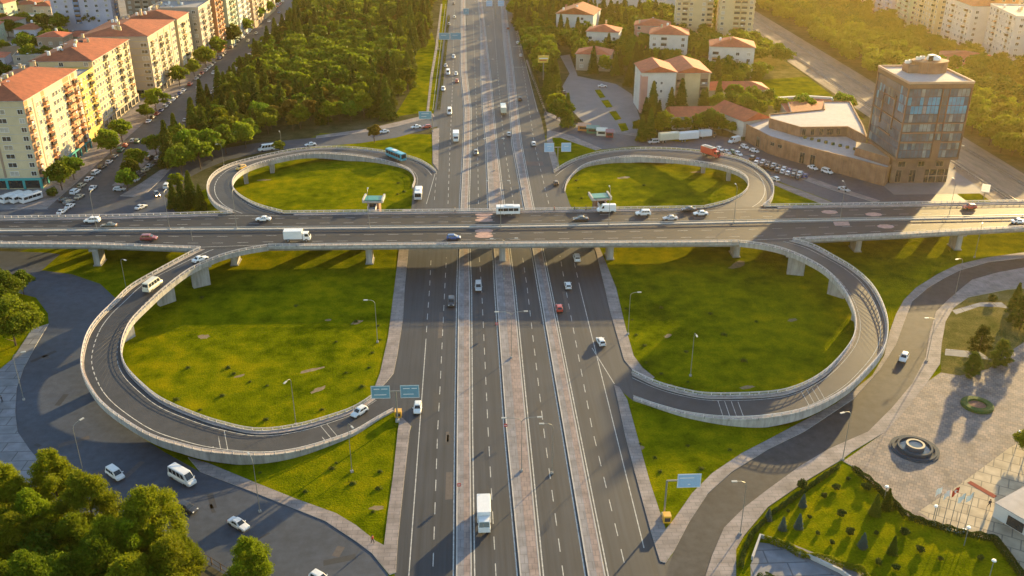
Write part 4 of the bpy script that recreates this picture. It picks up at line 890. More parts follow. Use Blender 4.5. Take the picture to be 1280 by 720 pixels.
# row of apartment blocks along the boulevard (fronts face +X)
building('large cream apartment block with orange balconies and teal shops, nearest the overpass at left', -161, 344, 23, 48, 31, wallmat('ivory', (.50, .42, .27)), rise=3.6, cols={'E': 'bw|wnbw.wwnwbb|bw', 'S': 'l.w|l.w'}, shop=W_TEAL, bal=W_ORANGE, clutter=22, seed=2, trim=M_KERB)
building('bright yellow apartment block squeezed between the teal shop block and a taller cream block', -165, 381, 24, 25, 25.5, W_YEL, roof='flat', roofm=M_ROOFG, cols={'E': 'wwbwnwbw', 'S': 'w'}, bal=W_YEL, clutter=6, seed=3, trim=W_ORANGE)
building('cream apartment block with brown balconies, second roofed block along the boulevard', -166, 418, 25, 46, 28.5, W_CREAM, rise=3.4, cols={'E': 'wwnwbwnwwbnwbw', 'S': 'w.w.w'}, bal=W_CREAM, clutter=16, seed=4, trim=W_YEL, shop=W_BEIGE)
building('yellow fronted block with brown end wall, third roofed block along the boulevard', -163.5, 473, 31, 44, 28, W_BEIGE, rise=3.2, cols={'E': 'wbnw|bw|bw|ww', 'S': 'l..w..l'}, bal=W_CREAM, clutter=14, seed=5, trim=W_YEL, shop=W_BEIGE)
building('pale end block with many rooftop tanks, fourth along the boulevard', -160, 508, 26, 22, 28, W_CREAM, rise=3, cols={'E': 'wwbwww', 'S': 'w.w'}, clutter=8, seed=6)
building('beige block with a grey flat roof, just before the orange block', -156, 537, 26, 26, 29, W_BEIGE, roof='flat', roofm=M_ROOFG, cols={'E': 'wwbwnwbw', 'S': 'w.l.w'}, clutter=10, seed=7)
building('narrow orange apartment block at the far end of the sunlit row', -153, 560, 24, 16, 33, W_ORANGE, roof='flat', cols={'E': 'wbwbw', 'S': 'w.w'}, bal=W_ORANGE, clutter=4, seed=8)
building('pale green apartment block with dark balconies beside the orange block', -151, 581, 24, 22, 32, W_GREEN, roof='flat', cols={'E': 'wwbwbw', 'S': 'w.w'}, bal=W_GREEN, clutter=4, seed=9)
building('whitish apartment block beyond the pale green one', -150, 609, 24, 30, 31, W_WHITE, roof='flat', cols={'E': 'wwwbwwwbw'}, clutter=5, seed=10)
building('brown and cream block second from the end of the boulevard row', -149, 644, 24, 30, 30, W_BROWN, roof='flat', cols={'E': 'wwbwwwbw'}, bal=W_CREAM, seed=11)
building('cream block at the far end of the boulevard row', -149, 684, 24, 40, 30, W_CREAM, roof='flat', cols={'E': 'wwwbwwwbww'}, seed=12)
# tall blocks behind the row
building('tall lilac white tower with a blue side behind the red roofs', -246, 640, 36, 22, 40, W_LILAC, roof='flat', rz=8, cols={'S': 'wwbwww', 'E': 'wbw'}, bal=W_BLUE, name='tower_block', clutter=4, seed=13)
building('dark balconied tower behind the third boulevard block', -212, 652, 20, 18, 38, W_BROWN, roof='flat', rz=5, cols={'S': 'wbbw', 'E': 'wbw'}, bal=W_BEIGE, name='tower_block', seed=14)
building('pale pinkish block at the top edge behind the sunlit row', -188, 690, 30, 18, 32, W_LILAC, roof='flat', cols={'S': 'wwbwww', 'E': 'ww'}, name='tower_block', seed=15)
rg = random.Random(12); k = 0
HOUSES = []
for gy in range(0, 13):
    for gx in range(0, 7):
        x = -205-gx*27+rg.uniform(-4, 4); y = 345+gy*30+rg.uniform(-4, 4)
        if x < -185-(y-300)*.42-35 or (abs(x+235) < 48 and 605 < y < 705): continue
        HOUSES.append((x, y))
words = ['beside a bare yard', 'with a chimney cluster', 'with a water tank', 'in the tight back street', 'under a leafy tree', 'with a satellite dish']
for i, (x, y) in enumerate(HOUSES):
    w_, d_, h = rg.uniform(12, 19), rg.uniform(12, 20), rg.choice([4.5, 6, 7, 9, 11]); fl = rg.random() < .3
    wl, wn = rg.choice([(W_BEIGE, 'beige'), (W_WHITE, 'white'), (W_LILAC, 'lilac grey'), (W_BROWN, 'brown'), (W_GREEN, 'pale green')])
    building('%s low house with %s roof in the quarter behind the apartment row' % (wn, 'grey flat' if fl else 'red tiled'), x, y, w_, d_, h, wl, rz=rg.uniform(-10, 14), roof='flat' if fl else 'hip', roofm=M_ROOFG if fl else rg.choice([M_TILE, M_TILEP]), rise=2.2, cols={'S': 'w.w.w'[:rg.choice([3, 5])], 'E': 'w.w.'} if h > 6 else {'S': 'w.w'}, gf=1.2 if h < 10 else 3, name='town_house', cat='house', group='low houses behind the apartment row', clutter=rg.choice([0, 1, 3]), seed=i+40)
# right-hand side buildings
building('four storey white block with red roof and pink corner strip by the car lot', 83.5, 420, 15, 19, 18, W_WHITE, roof='gable', roofm=M_TILEP, rise=2.6, gf=.8, fh=3.6, cols={'S': '..nn..', 'W': 'w..w'}, name='institute_building', cat='building', seed=20)
o_ = MB(); o_.box((76.2, 410.38, 8.2), (2.6, .14, 16.4), W_PINK); o_.box((75.93, 412.5, 8.2), (.14, 4, 16.4), W_PINK)
x_ = [o for o in COL.objects if o.name.startswith('institute_building')][0]
q_ = MB(); q_.box((-6.2, -9.58, 8.2), (2.6, .14, 16.4), W_PINK); q_.box((-7.57, -7.6, 8.2), (.14, 3.8, 16.4), W_PINK); child(q_.build('corner_strip', x_), x_)
building('scaffolded cream block with orange roof attached behind the white four storey block', 99.5, 428, 16, 25, 16.5, W_CREAM, roof='gable', roofm=M_TILEP, rise=2.6, gf=.8, fh=3.5, cols={'S': 'b.b'}, bal=W_BROWN, name='institute_building', cat='building', seed=21)
building('long low building with pink tiled roof behind the conifers', 98, 390, 26, 13, 5.5, W_WHITE, roof='gable', roofm=M_TILEP, rise=2.6, gf=1, cols={'S': 'w.w.w.w'}, axis='x', name='low_hall', cat='building', seed=22)
building('low wing with bare white gable wall at the end of the long low building', 113.5, 384, 13, 22, 6.5, W_WHITE, rz=22, roof='gable', roofm=M_TILEP, rise=3, gf=1, cols={}, name='low_hall', cat='building', seed=23)
building('low hall with pink hipped roof and a row of windows, left of the green clearing', 122, 431, 31, 14, 6.5, W_WHITE, roof='hip', roofm=M_TILEP, rise=2.5, gf=1.2, cols={'S': 'w.wwwwww.wwwww'}, axis='x', name='low_hall', cat='building', seed=24)
building('cream villa with blue glazed balconies standing among trees behind the white block', 108, 512, 20, 17, 17, W_WHITE, rz=-12, roofm=M_TILEP, rise=3.5, gf=.8, cols={'S': 'wb.w', 'W': 'w.w'}, name='villa', cat='house', clutter=3, seed=25)
building('cream villa with reddish hipped roof left of the bare field', 136, 488, 22, 17, 15, W_WHITE, rz=-12, roofm=M_TILEP, rise=3.5, gf=.8, cols={'S': 'b.ww', 'W': 'w.w'}, name='villa', cat='house', clutter=3, seed=26)
building('small house with faded hipped roof half hidden by trees above the car lot', 67, 503, 18, 14, 8.5, W_BEIGE, rz=-14, roofm=M_TILEP, rise=3, gf=.8, cols={'S': 'w.w'}, name='villa', cat='house', seed=27)
building('large white villa with bright red roof near the top of the highway', 69, 600, 23, 24, 14, W_WHITE, rz=-18, roof='gable', roofm=M_TILE, rise=4, gf=.8, cols={'S': '.w.w.', 'W': 'w.w'}, name='villa', cat='house', clutter=2, seed=28)
building('left tower of the twin cream apartment towers at the top', 138, 588, 22, 18, 30, W_CREAM, rz=-10, roofm=M_TILEP, rise=3, gf=1, cols={'S': 'wbw.wb', 'E': 'wbw', 'W': 'ww'}, name='tower_block', seed=29)
building('right tower of the twin cream apartment towers at the top', 160, 574, 20, 20, 29, W_CREAM, rz=-10, roofm=M_TILEP, rise=3, gf=1, cols={'S': 'w.bbw', 'E': 'wbw', 'W': 'ww'}, name='tower_block', seed=30)
building('wide hall with pale flat roof at the top edge', 121, 706, 62, 60, 13, W_WHITE, roof='flat', roofm=M_ROOFW, gf=2, cols={'S': 'w.w.w.w.w'}, name='warehouse', cat='hall', seed=31)
building('pinkish three storey block with red roof left of the twin towers', 108, 560, 20, 15, 13, W_PINK, rz=-12, roofm=M_TILEP, rise=3, gf=.8, cols={'S': 'w.bw', 'W': 'w.w'}, name='villa', cat='house', clutter=2, seed=34)
building('white three storey block with red roof above the small faded house', 78, 548, 18, 15, 12, W_WHITE, rz=-16, roofm=M_TILEP, rise=3, gf=.8, cols={'S': 'w.ww', 'W': 'w.w'}, name='villa', cat='house', clutter=2, seed=35)
building('small red roofed house in front of the pale hall', 78, 668, 22, 16, 6, W_WHITE, roofm=M_TILE, rise=3, gf=1, cols={'S': 'w.w.w'}, name='villa', cat='house', seed=32)
# far right row behind the trees
for i, (x, y, l_, h, c, wn, rz) in enumerate([(299, 742, 40, 24, W_PINK, 'pinkish', 84), (292, 700, 38, 24, W_CREAM, 'cream', 84), (288, 660, 36, 24, W_LILAC, 'lilac grey', 84), (287, 627, 26, 24, W_GREEN, 'pale green', 84), (287, 594, 36, 25, W_CREAM, 'plain cream', 86), (288, 556, 36, 25, W_WHITE, 'whitish', 87), (292, 514, 42, 26, W_WHITE, 'tall white', 80), (303, 470, 40, 27, W_BEIGE, 'beige', 72)]):
    building('%s apartment block in the hazy row beyond the right hand wood' % wn, x+8, y, l_, 18, h, c, rz=rz-180 if False else rz+180, roof='hip' if i % 2 else 'flat', roofm=M_TILE if i % 2 else M_ROOFG, rise=3, gf=1.5, axis='x', cols={'N': 'wwbwwwbw', 'E': 'w.w', 'W': 'w.w', 'S': 'wwbwwwbw'}, clutter=5, seed=60+i)
for i in range(34):
    x = 335+(i % 5)*34+rg.uniform(-6, 6); y = 480+(i//5)*44+rg.uniform(-8, 8)
    building('hazy town building with orange roof far behind the right hand apartment row', x, y, rg.uniform(18, 27), rg.uniform(18, 30), rg.choice([9, 12, 15, 22]), rg.choice([W_CREAM, W_BEIGE, W_WHITE, W_ORANGE]), rz=rg.uniform(-20, 20), roofm=M_TILE, rise=3, gf=1.5, cols={'S': 'wbww', 'W': 'w.w.w'}, name='town_house', cat='house', group='hazy town buildings at top right', seed=100+i)
building('small pink roofed house among trees at the foot of the hazy apartment row', 262, 492, 24, 14, 7, W_PINK, rz=-30, roofm=M_TILEP, rise=2.5, gf=1, cols={'S': 'w.w.w'}, name='villa', cat='house', seed=33)

# glass office tower on a brick base, with its long low brick wing
M_TG = mat('tower_glass', (.045, .095, .150), .22, .6, .25, spec=.5)
M_TGB = mat('tower_glass_teal', (.02, .24, .40), .35, .4, .3, spec=.3)
M_TGL = mat('tower_glass_pale', (.13, .20, .23), .25, .6, .3, spec=.5)
M_TFR = mat('tower_frame', (.15, .085, .06), .6, .15, .5)
tw = empty('office_tower', (159, 322.5, 0), 0, 'dark glass office tower on a tan brick base with an oval rooftop room', 'office tower')
TX0, TX1, TY0, TY1, TH = -11, 11, -13, 13, 36
def tp(name, mb): return child(mb.build(name, tw), tw)
m_ = MB(); m_.box((-.5, 1, 4.6), (20.5, 23, 9.2), W_BRICK); tp('brick_base', m_)
m_ = MB(); m_.box((0, 0, 22.4), (21.4, 25.4, 26.4), M_PLAST); tp('core', m_)
m_ = MB()
for z, t in ((9.5, .6), (35.1, 1.4), (22.2, .3)): m_.box((0, 0, z), (22.3, 26.3, t), M_TFR)
for z in (15.6, 19.0): m_.box((0, -12.95, z), (22.2, .5, .55), M_TFR)
for x in (-10.9, 10.9, 1.0, 3.4): m_.box((x, -12.95, 22.2), (.3, .55, 25.5), M_TFR)
m_.box((2.2, -12.98, 13), (2.6, .5, 6.5), M_TFR); m_.box((-10.95, 12.7, 22.2), (.5, .8, 25.5), M_TFR); m_.box((10.95, 12.7, 22.2), (.5, .8, 25.5), M_TFR)
for z in (16, 28.5): m_.box((-11, 0, z), (.5, 10, .35), M_TFR)
for y in (-4.8, 5): m_.box((-11, y, 24), (.5, .35, 12), M_TFR)
tp('brick_frame', m_)
rg2 = random.Random(5); panels = {0: MB(), 1: MB(), 2: MB()}
zs = [9.95, 12.8, 15.4, 19.2, 22.5, 25.4, 28.4, 31.4, 34.2]; mul = MB()
for j in range(len(zs)-1):
    z0, z1 = zs[j]+.12, zs[j+1]-.12
    for i in range(15):
        a = -10.5+i*1.4; s = a+.08; e = a+1.32
        kind = 1 if (j in (5, 6) and not (i in (8, 9)) and rg2.random() < .85 and not (j == 5 and i < 1)) else 2 if rg2.random() < (.5 if j in (3, 7) else .22) else 0
        gm = [M_TG, M_TGB, M_TGL][kind]; zz = z0+(.0 if kind != 1 else .0)
        pm2 = MB(); pm2.add([(s, -12.86, z0), (e, -12.86, z0), (e, -12.86, z1), (s, -12.86, z1)], [(0, 1, 2, 3)], gm); panels[0].add(pm2.v, pm2.f, gm)
    for i in range(18):
        a = -12.6+i*1.4; gm = [M_TG, M_TG, M_TGL, M_TGB][rg2.choice([0, 0, 0, 1, 2, 0, 3 if j > 4 else 0])]
        panels[1].add([(-10.86, a+1.32, z0), (-10.86, a+.08, z0), (-10.86, a+.08, z1), (-10.86, a+1.32, z1)], [(0, 1, 2, 3)], gm)
        panels[2].add([(10.86, a+.08, z0), (10.86, a+1.32, z0), (10.86, a+1.32, z1), (10.86, a+.08, z1)], [(0, 1, 2, 3)], M_TG)
for k_ in panels: tp('glass_curtain_wall', panels[k_])
m_ = MB(); m_.box((0, 0, 35.9), (21.6, 25.6, .2), M_ROOFW)
for a, b, c, d in ((0, 13.0, 22.6, .5), (0, -13.0, 22.6, .5), (11.1, 0, .5, 25.5), (-11.1, 0, .5, 25.5)): m_.box((a, b, 36.3), (c, d, .7), mat('roof_coping', (.48, .32, .23), .8, .1, 1))
tp('roof', m_)
m_ = MB(); el = [(3.5+6.2*math.cos(a)*(1 if True else 1), 5+4.4*math.sin(a)) for a in [2*math.pi*k/20 for k in range(20)]]; m_.prism(el, 36, 39.6, M_ROOFG, W_BRICK)
m_.prism([(3.5+(x-3.5)*1.05, 5+(y-5)*1.05) for x, y in el], 39.6, 40.0, W_BRICK); m_.box((-3.0, 5, 37.4), (4, 5, 2.8), W_BRICK)
tp('rooftop_room', m_)
for i in range(5): child(link('roof_cooling_unit', ACU, tw, (-4.2+i*1.9, 6+(i % 2)*1.2, 38.8 if i < 2 else 40)), tw)
m_ = MB(); m_.lathe((5.2, 5, 40.2), [(.02, 1.5), (.9, 1.2), (1.7, .7), (1.9, 0)], M_WHITE, 16); m_.box((3.6, 4.6, 41.2), (2.4, 1.8, 1.6), M_WHITE, .4); m_.box((2.8, 3.4, 40.9), (2.0, .3, 1.8), M_GLASS, .4); tp('rooftop_dome', m_)
for x, z, wd, hh in ((-7, 7, 2.6, 1.9), (0, 7, 2.2, 1.9), (6.6, 7, 2.6, 1.9), (-7.5, 2.6, 2.0, 4.4), (-2.5, 2.6, 2.2, 4.4)):
    child(win_mesh(wd, hh, W_BROWN, M_GLASS).build('window', tw, (x-.5, -10.56, z)), tw)
m_ = MB(); m_.box((5.6, -10.52, 2.6), (8.2, .3, 4.6), M_GLASS); m_.box((5.6, -10.7, 2.6), (8.2, .2, .3), W_BROWN); tp('entrance_glazing', m_)
for x in (2.9, 5.6, 8.3): m_ = MB(); m_.box((x, -10.75, 2.6), (.25, .25, 4.8), W_BROWN); tp('mullion', m_)
# low wing
lw = empty('low_brick_wing', (0, 0, 0), 0, 'long low tan brick building with terraces stretching left of the glass tower', 'building')
def lp(name, mb): return child(mb.build(name, lw), lw)
fr = PP([(931, 176), (960, 192), (999, 204), (1052, 218), (1105, 233)])
pod = fr+[(147.6, 312), (147.6, 334), (152, 352), (160, 391), (122, 376)]
m_ = MB(); m_.prism(pod, 0, 6.0, M_ROOFW, W_BRICK); lp('podium', m_)
m_ = MB(); L_ = [Vector((x, y, 6.0)) for x, y in fr+[(147.6, 312)]]; ribbon_box(m_, L_, .5, -.4, 1.0, W_BRICK); lp('terrace_parapet', m_)
up = [(119.5, 363), (127.5, 350), (146, 350), (147.6, 340), (147.6, 335), (152, 350), (161, 388), (150, 389), (146, 376), (121, 369)]
m_ = MB(); m_.prism(up, 6.01, 9.6, M_ROOFW, W_BRICK); lp('upper_storey', m_)
m_ = MB(); c_ = [Vector((x, y, 9.6)) for x, y in up+[up[0]]]; ribbon_box(m_, c_, .5, 0, .5, W_BRICK); lp('roof_coping', m_)
for i in range(5):
    x = 129+i*3.4; child(win_mesh(1.4 if i != 3 else 2.6, 2.4, W_BROWN, M_GLASS).build('window', lw, (x, 349.95, 8.0)), lw)
def on_front(k, t, z, wd, hh, nm='window'):
    a, b = fr[k], fr[k+1]; x = a[0]+(b[0]-a[0])*t; y = a[1]+(b[1]-a[1])*t; an = math.atan2(b[1]-a[1], b[0]-a[0])
    child(win_mesh(wd, hh, W_BROWN, M_GLASS).build(nm, lw, (x+.05*math.sin(an), y-.06*math.cos(an), z), an), lw)
for k, t, z, wd, hh in ((0, .55, 2.4, 2.4, 4), (1, .1, 4.2, 1.8, 1.2), (1, .35, 4.2, 1.8, 1.2), (2, .05, 2.3, 2.0, 4.2), (2, .30, 2.3, 2.0, 4.2)): on_front(k, t, z, wd, hh)
m_ = MB()
for i in range(10):
    t = i/9; q = (129+t*17.5, 345-t*20+3); m_.box((q[0], q[1], 6.5), (1.1, .8, .9), mat('planter_green', (.04, .07, .02), .9, .4, 2))
lp('planter_row', m_)
m_ = MB(); m_.prism([(140, 326), (147.5, 313), (147.5, 330), (143, 333)], 6.0, 9.0, W_BROWN, W_BRICK); lp('corner_canopy', m_)
cr = empty('curved_roof_house', (0, 0, 0), 0, 'low building with red sloped roof and curved white edge behind the brick wing', 'building')
a_ = PP([(973, 124), (1010, 122), (1040, 124), (1053, 134), (1040, 141), (985, 143)], 7)
m_ = MB(); m_.prism(a_, 0, 7, M_TILEP, W_BEIGE); child(m_.build('wall', cr), cr)
m_ = MB(); b_ = PP([(985, 127), (1008, 126), (1020, 139), (990, 141)], 7.9); m_.prism(b_, 7.0, 7.9, M_TILE, W_WHITE); child(m_.build('roof', cr), cr)
m_ = MB(); ribbon_box(m_, [Vector((x, y, 7)) for x, y in a_[:4]], 1.6, 0, .9, W_WHITE); child(m_.build('curved_edge', cr), cr)
# white building at bottom right
wb = empty('white_pavilion', (*P(1240, 646), 0), 0, 'modern white building with dark glass front, cut by the right edge beside the red carpet', 'building')
A_ = Vector((*P(1240, 646), 0)); Bv = (Vector((*P(1290, 676), 0))-A_).normalized(); an = math.atan2(Bv.y, Bv.x)
def wp(name, mb): return child(mb.build(name, wb, (0, 0, 0), an), wb)
m_ = MB(); m_.box((3.3, 4.5, 1.5), (6.6, 9, 3.0), W_WHITE); m_.box((3.3, 4.5, 3.1), (6.8, 9.2, .2), M_ROOFW); wp('porch_block', m_)
m_ = MB(); m_.box((15, 7.5, 3.4), (17, 15, 6.8), wallmat('pale_blue', (.36, .44, .52))); m_.box((15, 7.5, 6.9), (17.4, 15.4, .3), M_ROOFW); wp('main_block', m_)
m_ = MB(); m_.box((15, -.05, 4.9), (16.2, .2, 3.0), M_GLASS); m_.box((6.42, 7.5, 5.0), (.2, 10, 2.4), M_GLASS); wp('window_band', m_)
m_ = MB(); m_.box((10, -.06, 1.45), (5.4, .2, 2.5), M_GLASS); m_.box((4.2, -.06, 1.3), (3.0, .2, 1.9), M_GLASS); wp('entrance_glazing', m_)

# ------------------------------------------------------------------ stair towers by the overpass
def stair_tower(px, py, yaw, label):
    x, y = P(px, py, 10); r = empty('stair_tower', (x, y, 0), R(yaw), label, 'stair tower')
    m_ = MB(); m_.box((0, 0, 4.3), (3.6, 4.2, 8.6), W_BRICK); child(m_.build('shaft', r), r)
    m_ = MB(); m_.box((0, -2.14, 5.2), (1.8, .1, 6.2), M_GLASS); child(m_.build('glazing', r), r)
    m_ = MB(); m_.box((0, 0, 8.9), (6.4, 5.4, .5), M_CONC); child(m_.build('roof_slab', r), r)
    m_ = MB(); m_.box((0, 0, 9.3), (5.2, 4.0, .25), mat('green_roof_sheet', (.03, .22, .17), .4, .2, 1)); child(m_.build('green_roof', r), r)
    m_ = MB()
    for s in (-1, 1): m_.box((s*2.95, 0, 9.45), (.5, 5.4, .7), M_KERB)
    child(m_.build('roof_edge', r), r)
    m_ = MB(); m_.box((0, -3.6, 7.0), (2.4, 3.2, .3), M_CONC); 
    for s in (-1, 1): m_.box((s*1.2, -3.6, 7.7), (.08, 3.2, 1.1), M_RAIL)
    child(m_.build('footbridge', r), r)
stair_tower(467, 245, -4, 'left stair tower with teal green roof on the upper left lawn')
stair_tower(750, 242, 6, 'right stair tower with green roof on the upper right lawn')

# ------------------------------------------------------------------ street lamps
M_HEAD = mat('lamp_head', (.42, .42, .40), .4, .1, 3)
def lamp_meshes(h, arm, twin):
    pole = MB().tube([(0, 0, 0), (0, 0, h*.5), (0, 0, h-.8)], .085, M_POLE, 8, .045).box((0, 0, .2), (.5, .5, .4), M_CONC).data('pole')
    arms = []; heads = []
    for s in ((-1, 1) if twin else (1,)):
        arms.append(MB().tube([(0, 0, h-.9), (s*arm*.15, 0, h-.35), (s*arm*.5, 0, h-.08), (s*arm, 0, h)], .055, M_POLE, 6).data('arm'))
        heads.append(MB().box((s*(arm+.35), 0, h-.02), (.95, .34, .16), M_HEAD).data('lamp_head'))
    return pole, arms, heads
LM = {'twin': lamp_meshes(12.2, 3.0, True), 'tall': lamp_meshes(11.5, 1.8, False), 'short': lamp_meshes(8.5, 1.2, False)}
def lamp(kind, x, y, z, rz, label, group=None):
    p, a, h = LM[kind]; r = empty('street_lamp', (x, y, z), R(rz), label, 'street lamp', group); child(link('pole', p, r), r)
    for q in a: child(link('arm', q, r), r)
    for q in h: child(link('lamp_head', q, r), r)
    return r
for i, y in enumerate((104, 149, 193, 237, 285, 332, 378, 424, 469, 516, 561, 607, 653, 699)):
    lamp('twin', 8.7, y, .17, 0, 'twin armed street lamp on the paved central median, %s from the bottom of the picture' % ORD[i], 'twin lamps on the central median')
bl = [(121, 286, 'leftmost'), (212, 286, 'second from left'), (296, 285, 'third from left, where a loop joins'), (462, 284, 'in front of the left stair tower'), (626, 284, 'just right of the faded red crossing'), (761, 281, 'in front of the right stair tower'), (917, 278, 'below the upper right loop'), (1050, 274, 'left of the tower shadow'), (1186, 270, 'on the sunlit stretch at right')]
for px, py, t in bl: lamp('tall', *P(px, py, ZD+.2), ZD, 90, 'street lamp on the overpass divider, '+t, 'lamps on the overpass divider')
SL = [(105, 594, 60, 'beside the white van on the lower left road'), (325, 640, 120, 'by the pavement above the long tree shadow'), (480, 300, 0, None), (690, 592, 180, 'on the small lawn left of the pale blue sign'), (925, 668, 180, 'over the service road below the pale blue sign'), (1053, 575, 200, 'at the corner of garden and plaza'), (1158, 452, 180, 'between service road and park'), (1193, 372, 200, 'where the service road bends into full sun'), (370, 531, 250, 'inside the lower left loop near its barrier'), (472, 428, 180, 'by the pavement of the large left lawn'), (785, 418, 0, 'by the pavement of the large right lawn'), (863, 470, 270, 'inside the lower right loop near its barrier'), (152, 390, 20, None), (280, 207, 200, 'outside the upper left loop above the taxi'), (353, 192, 110, 'between the upper road and the upper left loop'), (30, 500, 20, 'on the far left pavement'), (245, 330, 200, 'beside the lower left loop just below the overpass'), (160, 372, 320, 'outside the lower left loop near the cream minibus'), (440, 590, 300, 'in the lower left triangular lawn'), (555, 258, 0, None), (1218, 322, 240, 'on the verge above the service road, right of the tower shadow'), (1193, 210, 0, 'right of the glass tower by the railway bed'), (1220, 258, 90, None), (820, 168, 0, 'under the conifers by the trailers'), (695, 118, 200, 'at the left side of the tree bordered lot'), (920, 214, 60, 'outside the upper right loop by the car park'), (760, 470, 0, None)]
for px, py, rz, t in SL:
    if t: lamp('tall' if py > 300 else 'short', *P(px, py), 0, rz, 'single armed street lamp '+t)
# low globe lamps around the garden
for px, py, t in [(1104, 630, 'nearest the spruces'), (1165, 655, 'left of the flagpoles'), (1205, 682, 'right of the flagpoles'), (1236, 724, 'at the bottom of the garden'), (1270, 560, 'beside the plaza at the right edge')]:
    x, y = P(px, py); r = empty('garden_lamp', (x, y, 0), 0, 'white headed garden lamp '+t, 'garden lamp')
    child(MB().tube([(0, 0, 0), (0, 0, 3.8)], .07, M_POLE).build('pole', r), r)
    child(MB().lathe((0, 0, 3.8), [(.02, .3), (.32, .25), (.4, .1), (.15, 0), (.02, 0)], M_WHITE, 14).build('lamp_shade', r), r)

# ------------------------------------------------------------------ signs
def sign(px, py, label, panels, h, yaw=0, name='direction_sign', cat='road sign', span=None, m=None, z0=0.0):
    x, y = P(px, py); r = empty(name, (x, y, z0), R(yaw), label, cat); m = m or M_SIGN
    child(MB().tube([(0, 0, 0), (0, 0, h)], .16, M_POLE, 8).box((0, 0, .3), (.8, .8, .6), M_CONC).build('post', r), r)
    xs = [p[0] for p in panels]; a, b = min(xs+[0]), max(xs+[0]); 
    child(MB().box(((a+b)/2, 0, h), (max(.3, b-a), .22, .22), M_POLE).build('beam', r), r)
    for cx, w_, hh, rows in panels:
        p = MB(); p.box((cx, -.2, h), (w_, .08, hh), m)
        o = child(p.build('sign_panel', r), r)
        q = MB(); t = .08
        for aa, bb, c, d in ((0, hh/2-t, w_-.1, t), (0, -hh/2+t, w_-.1, t), (w_/2-t, 0, t, hh-.3), (-w_/2+t, 0, t, hh-.3)): q.box((cx+aa, -.25, h+bb), (c, .03, d), M_WHITE)
        for u0, v, u1 in rows: q.box((cx+(u0+u1)/2*w_, -.25, h+v*hh), ((u1-u0)*w_, .03, .16), M_WHITE)
        child(q.build('lettering_strip', o), o)
    return r
sign(497, 527, 'T shaped gantry with two blue direction panels at the lower left loop entry', [(-3.1, 3.9, 3.0, [(-.35, .25, -.05), (.05, .25, .38), (-.35, -.2, .3)]), (2.9, 3.9, 3.0, [(-.35, .25, .0), (.1, .25, .38), (-.35, -.2, .2)])], 7.4)
sign(830, 645, 'tall post with one pale blue direction panel over the small right lawn', [(3.9, 4.2, 2.9, [(-.42, .22, .2), (-.05, -.25, .06)])], 7.8, m=M_SIGNL)
sign(697, 208, 'post with two pale blue panels at the tip of the upper right lawn', [(-3.3, 3.6, 3.4, [(-.2, .1, .25), (-.1, -.15, .1)]), (3.0, 3.6, 3.4, [(-.2, .1, .25)])], 7.4, m=M_SIGNL)
sign(541, 165, 'post with a pale blue panel above the top left slip road', [(-2.9, 5.2, 3.2, [(-.3, .2, .3), (-.3, -.15, .1)])], 7.2)
sign(548, 62, 'twin blue panels on an arm over the far left carriageway', [(3.6, 6.2, 3.8, [(-.3, .15, .2)]), (10.2, 6.2, 3.8, [(-.3, .15, .2)])], 7.6)
sign(583, 32, 'small blue panel on a mast on the far left median', [(.0, 3.6, 3.8, [(-.2, .1, .2)])], 9)
sign(619, 22, 'pair of pale panels over the central median at the top', [(-4.0, 4.2, 3.8, [(-.3, 0, .3)]), (4.0, 4.2, 3.8, [(-.3, 0, .3)])], 9.5, m=M_SIGNL)
x, y = P(679, 100); bb = empty('billboard', (x, y, 0), 0, 'orange yellow billboard on a mast right of the highway', 'billboard')
child(MB().tube([(0, 0, 0), (0, 0, 9)], .25, M_POLE, 8).build('post', bb), bb); child(MB().box((0, 0, 10.5), (5.6, .5, 3.4), mat('billboard_yellow', (.65, .42, .06), .5, .15, 1)).build('panel', bb), bb)
child(MB().box((0, -.28, 10.9), (4.4, .04, .5), M_WHITE).box((-.3, -.28, 10.0), (3.6, .04, .4), PAINT['red']).build('lettering_strip', bb), bb)
for px, py, t in ((498, 521, 'yellow crash cushion at the tip of the lower left gore'), (833, 652, 'yellow crash cushion at the foot of the pale blue sign')):
    x, y = P(px, py); r = empty('crash_cushion', (x, y, .13), 0, t, 'crash cushion'); child(MB().box((0, 0, .8), (1.4, 1.4, 1.5), PAINT['yellow']).build('cushion', r), r); child(MB().box((0, -.72, .8), (1.0, .06, .8), PAINT['black']).build('chevron_board', r), r)
for px, py, c, cn in ((621, 413, 'red', 'beside the left edge of the central median'), (574, 616, 'red', 'on the left median near the box truck'), (632, 541, 'red', 'low on the central median by the lane edge')):
    x, y = P(px, py); r = empty('no_entry_sign', (x, y, .17), 0, 'small red and white warning sign '+cn, 'road sign'); child(MB().tube([(0, 0, 0), (0, 0, 1.6)], .04, M_POLE).build('post', r), r); child(MB().box((0, -.06, 1.7), (.7, .05, .7), PAINT['red']).box((0, -.1, 1.7), (.5, .03, .14), M_WHITE).build('sign_panel', r), r)
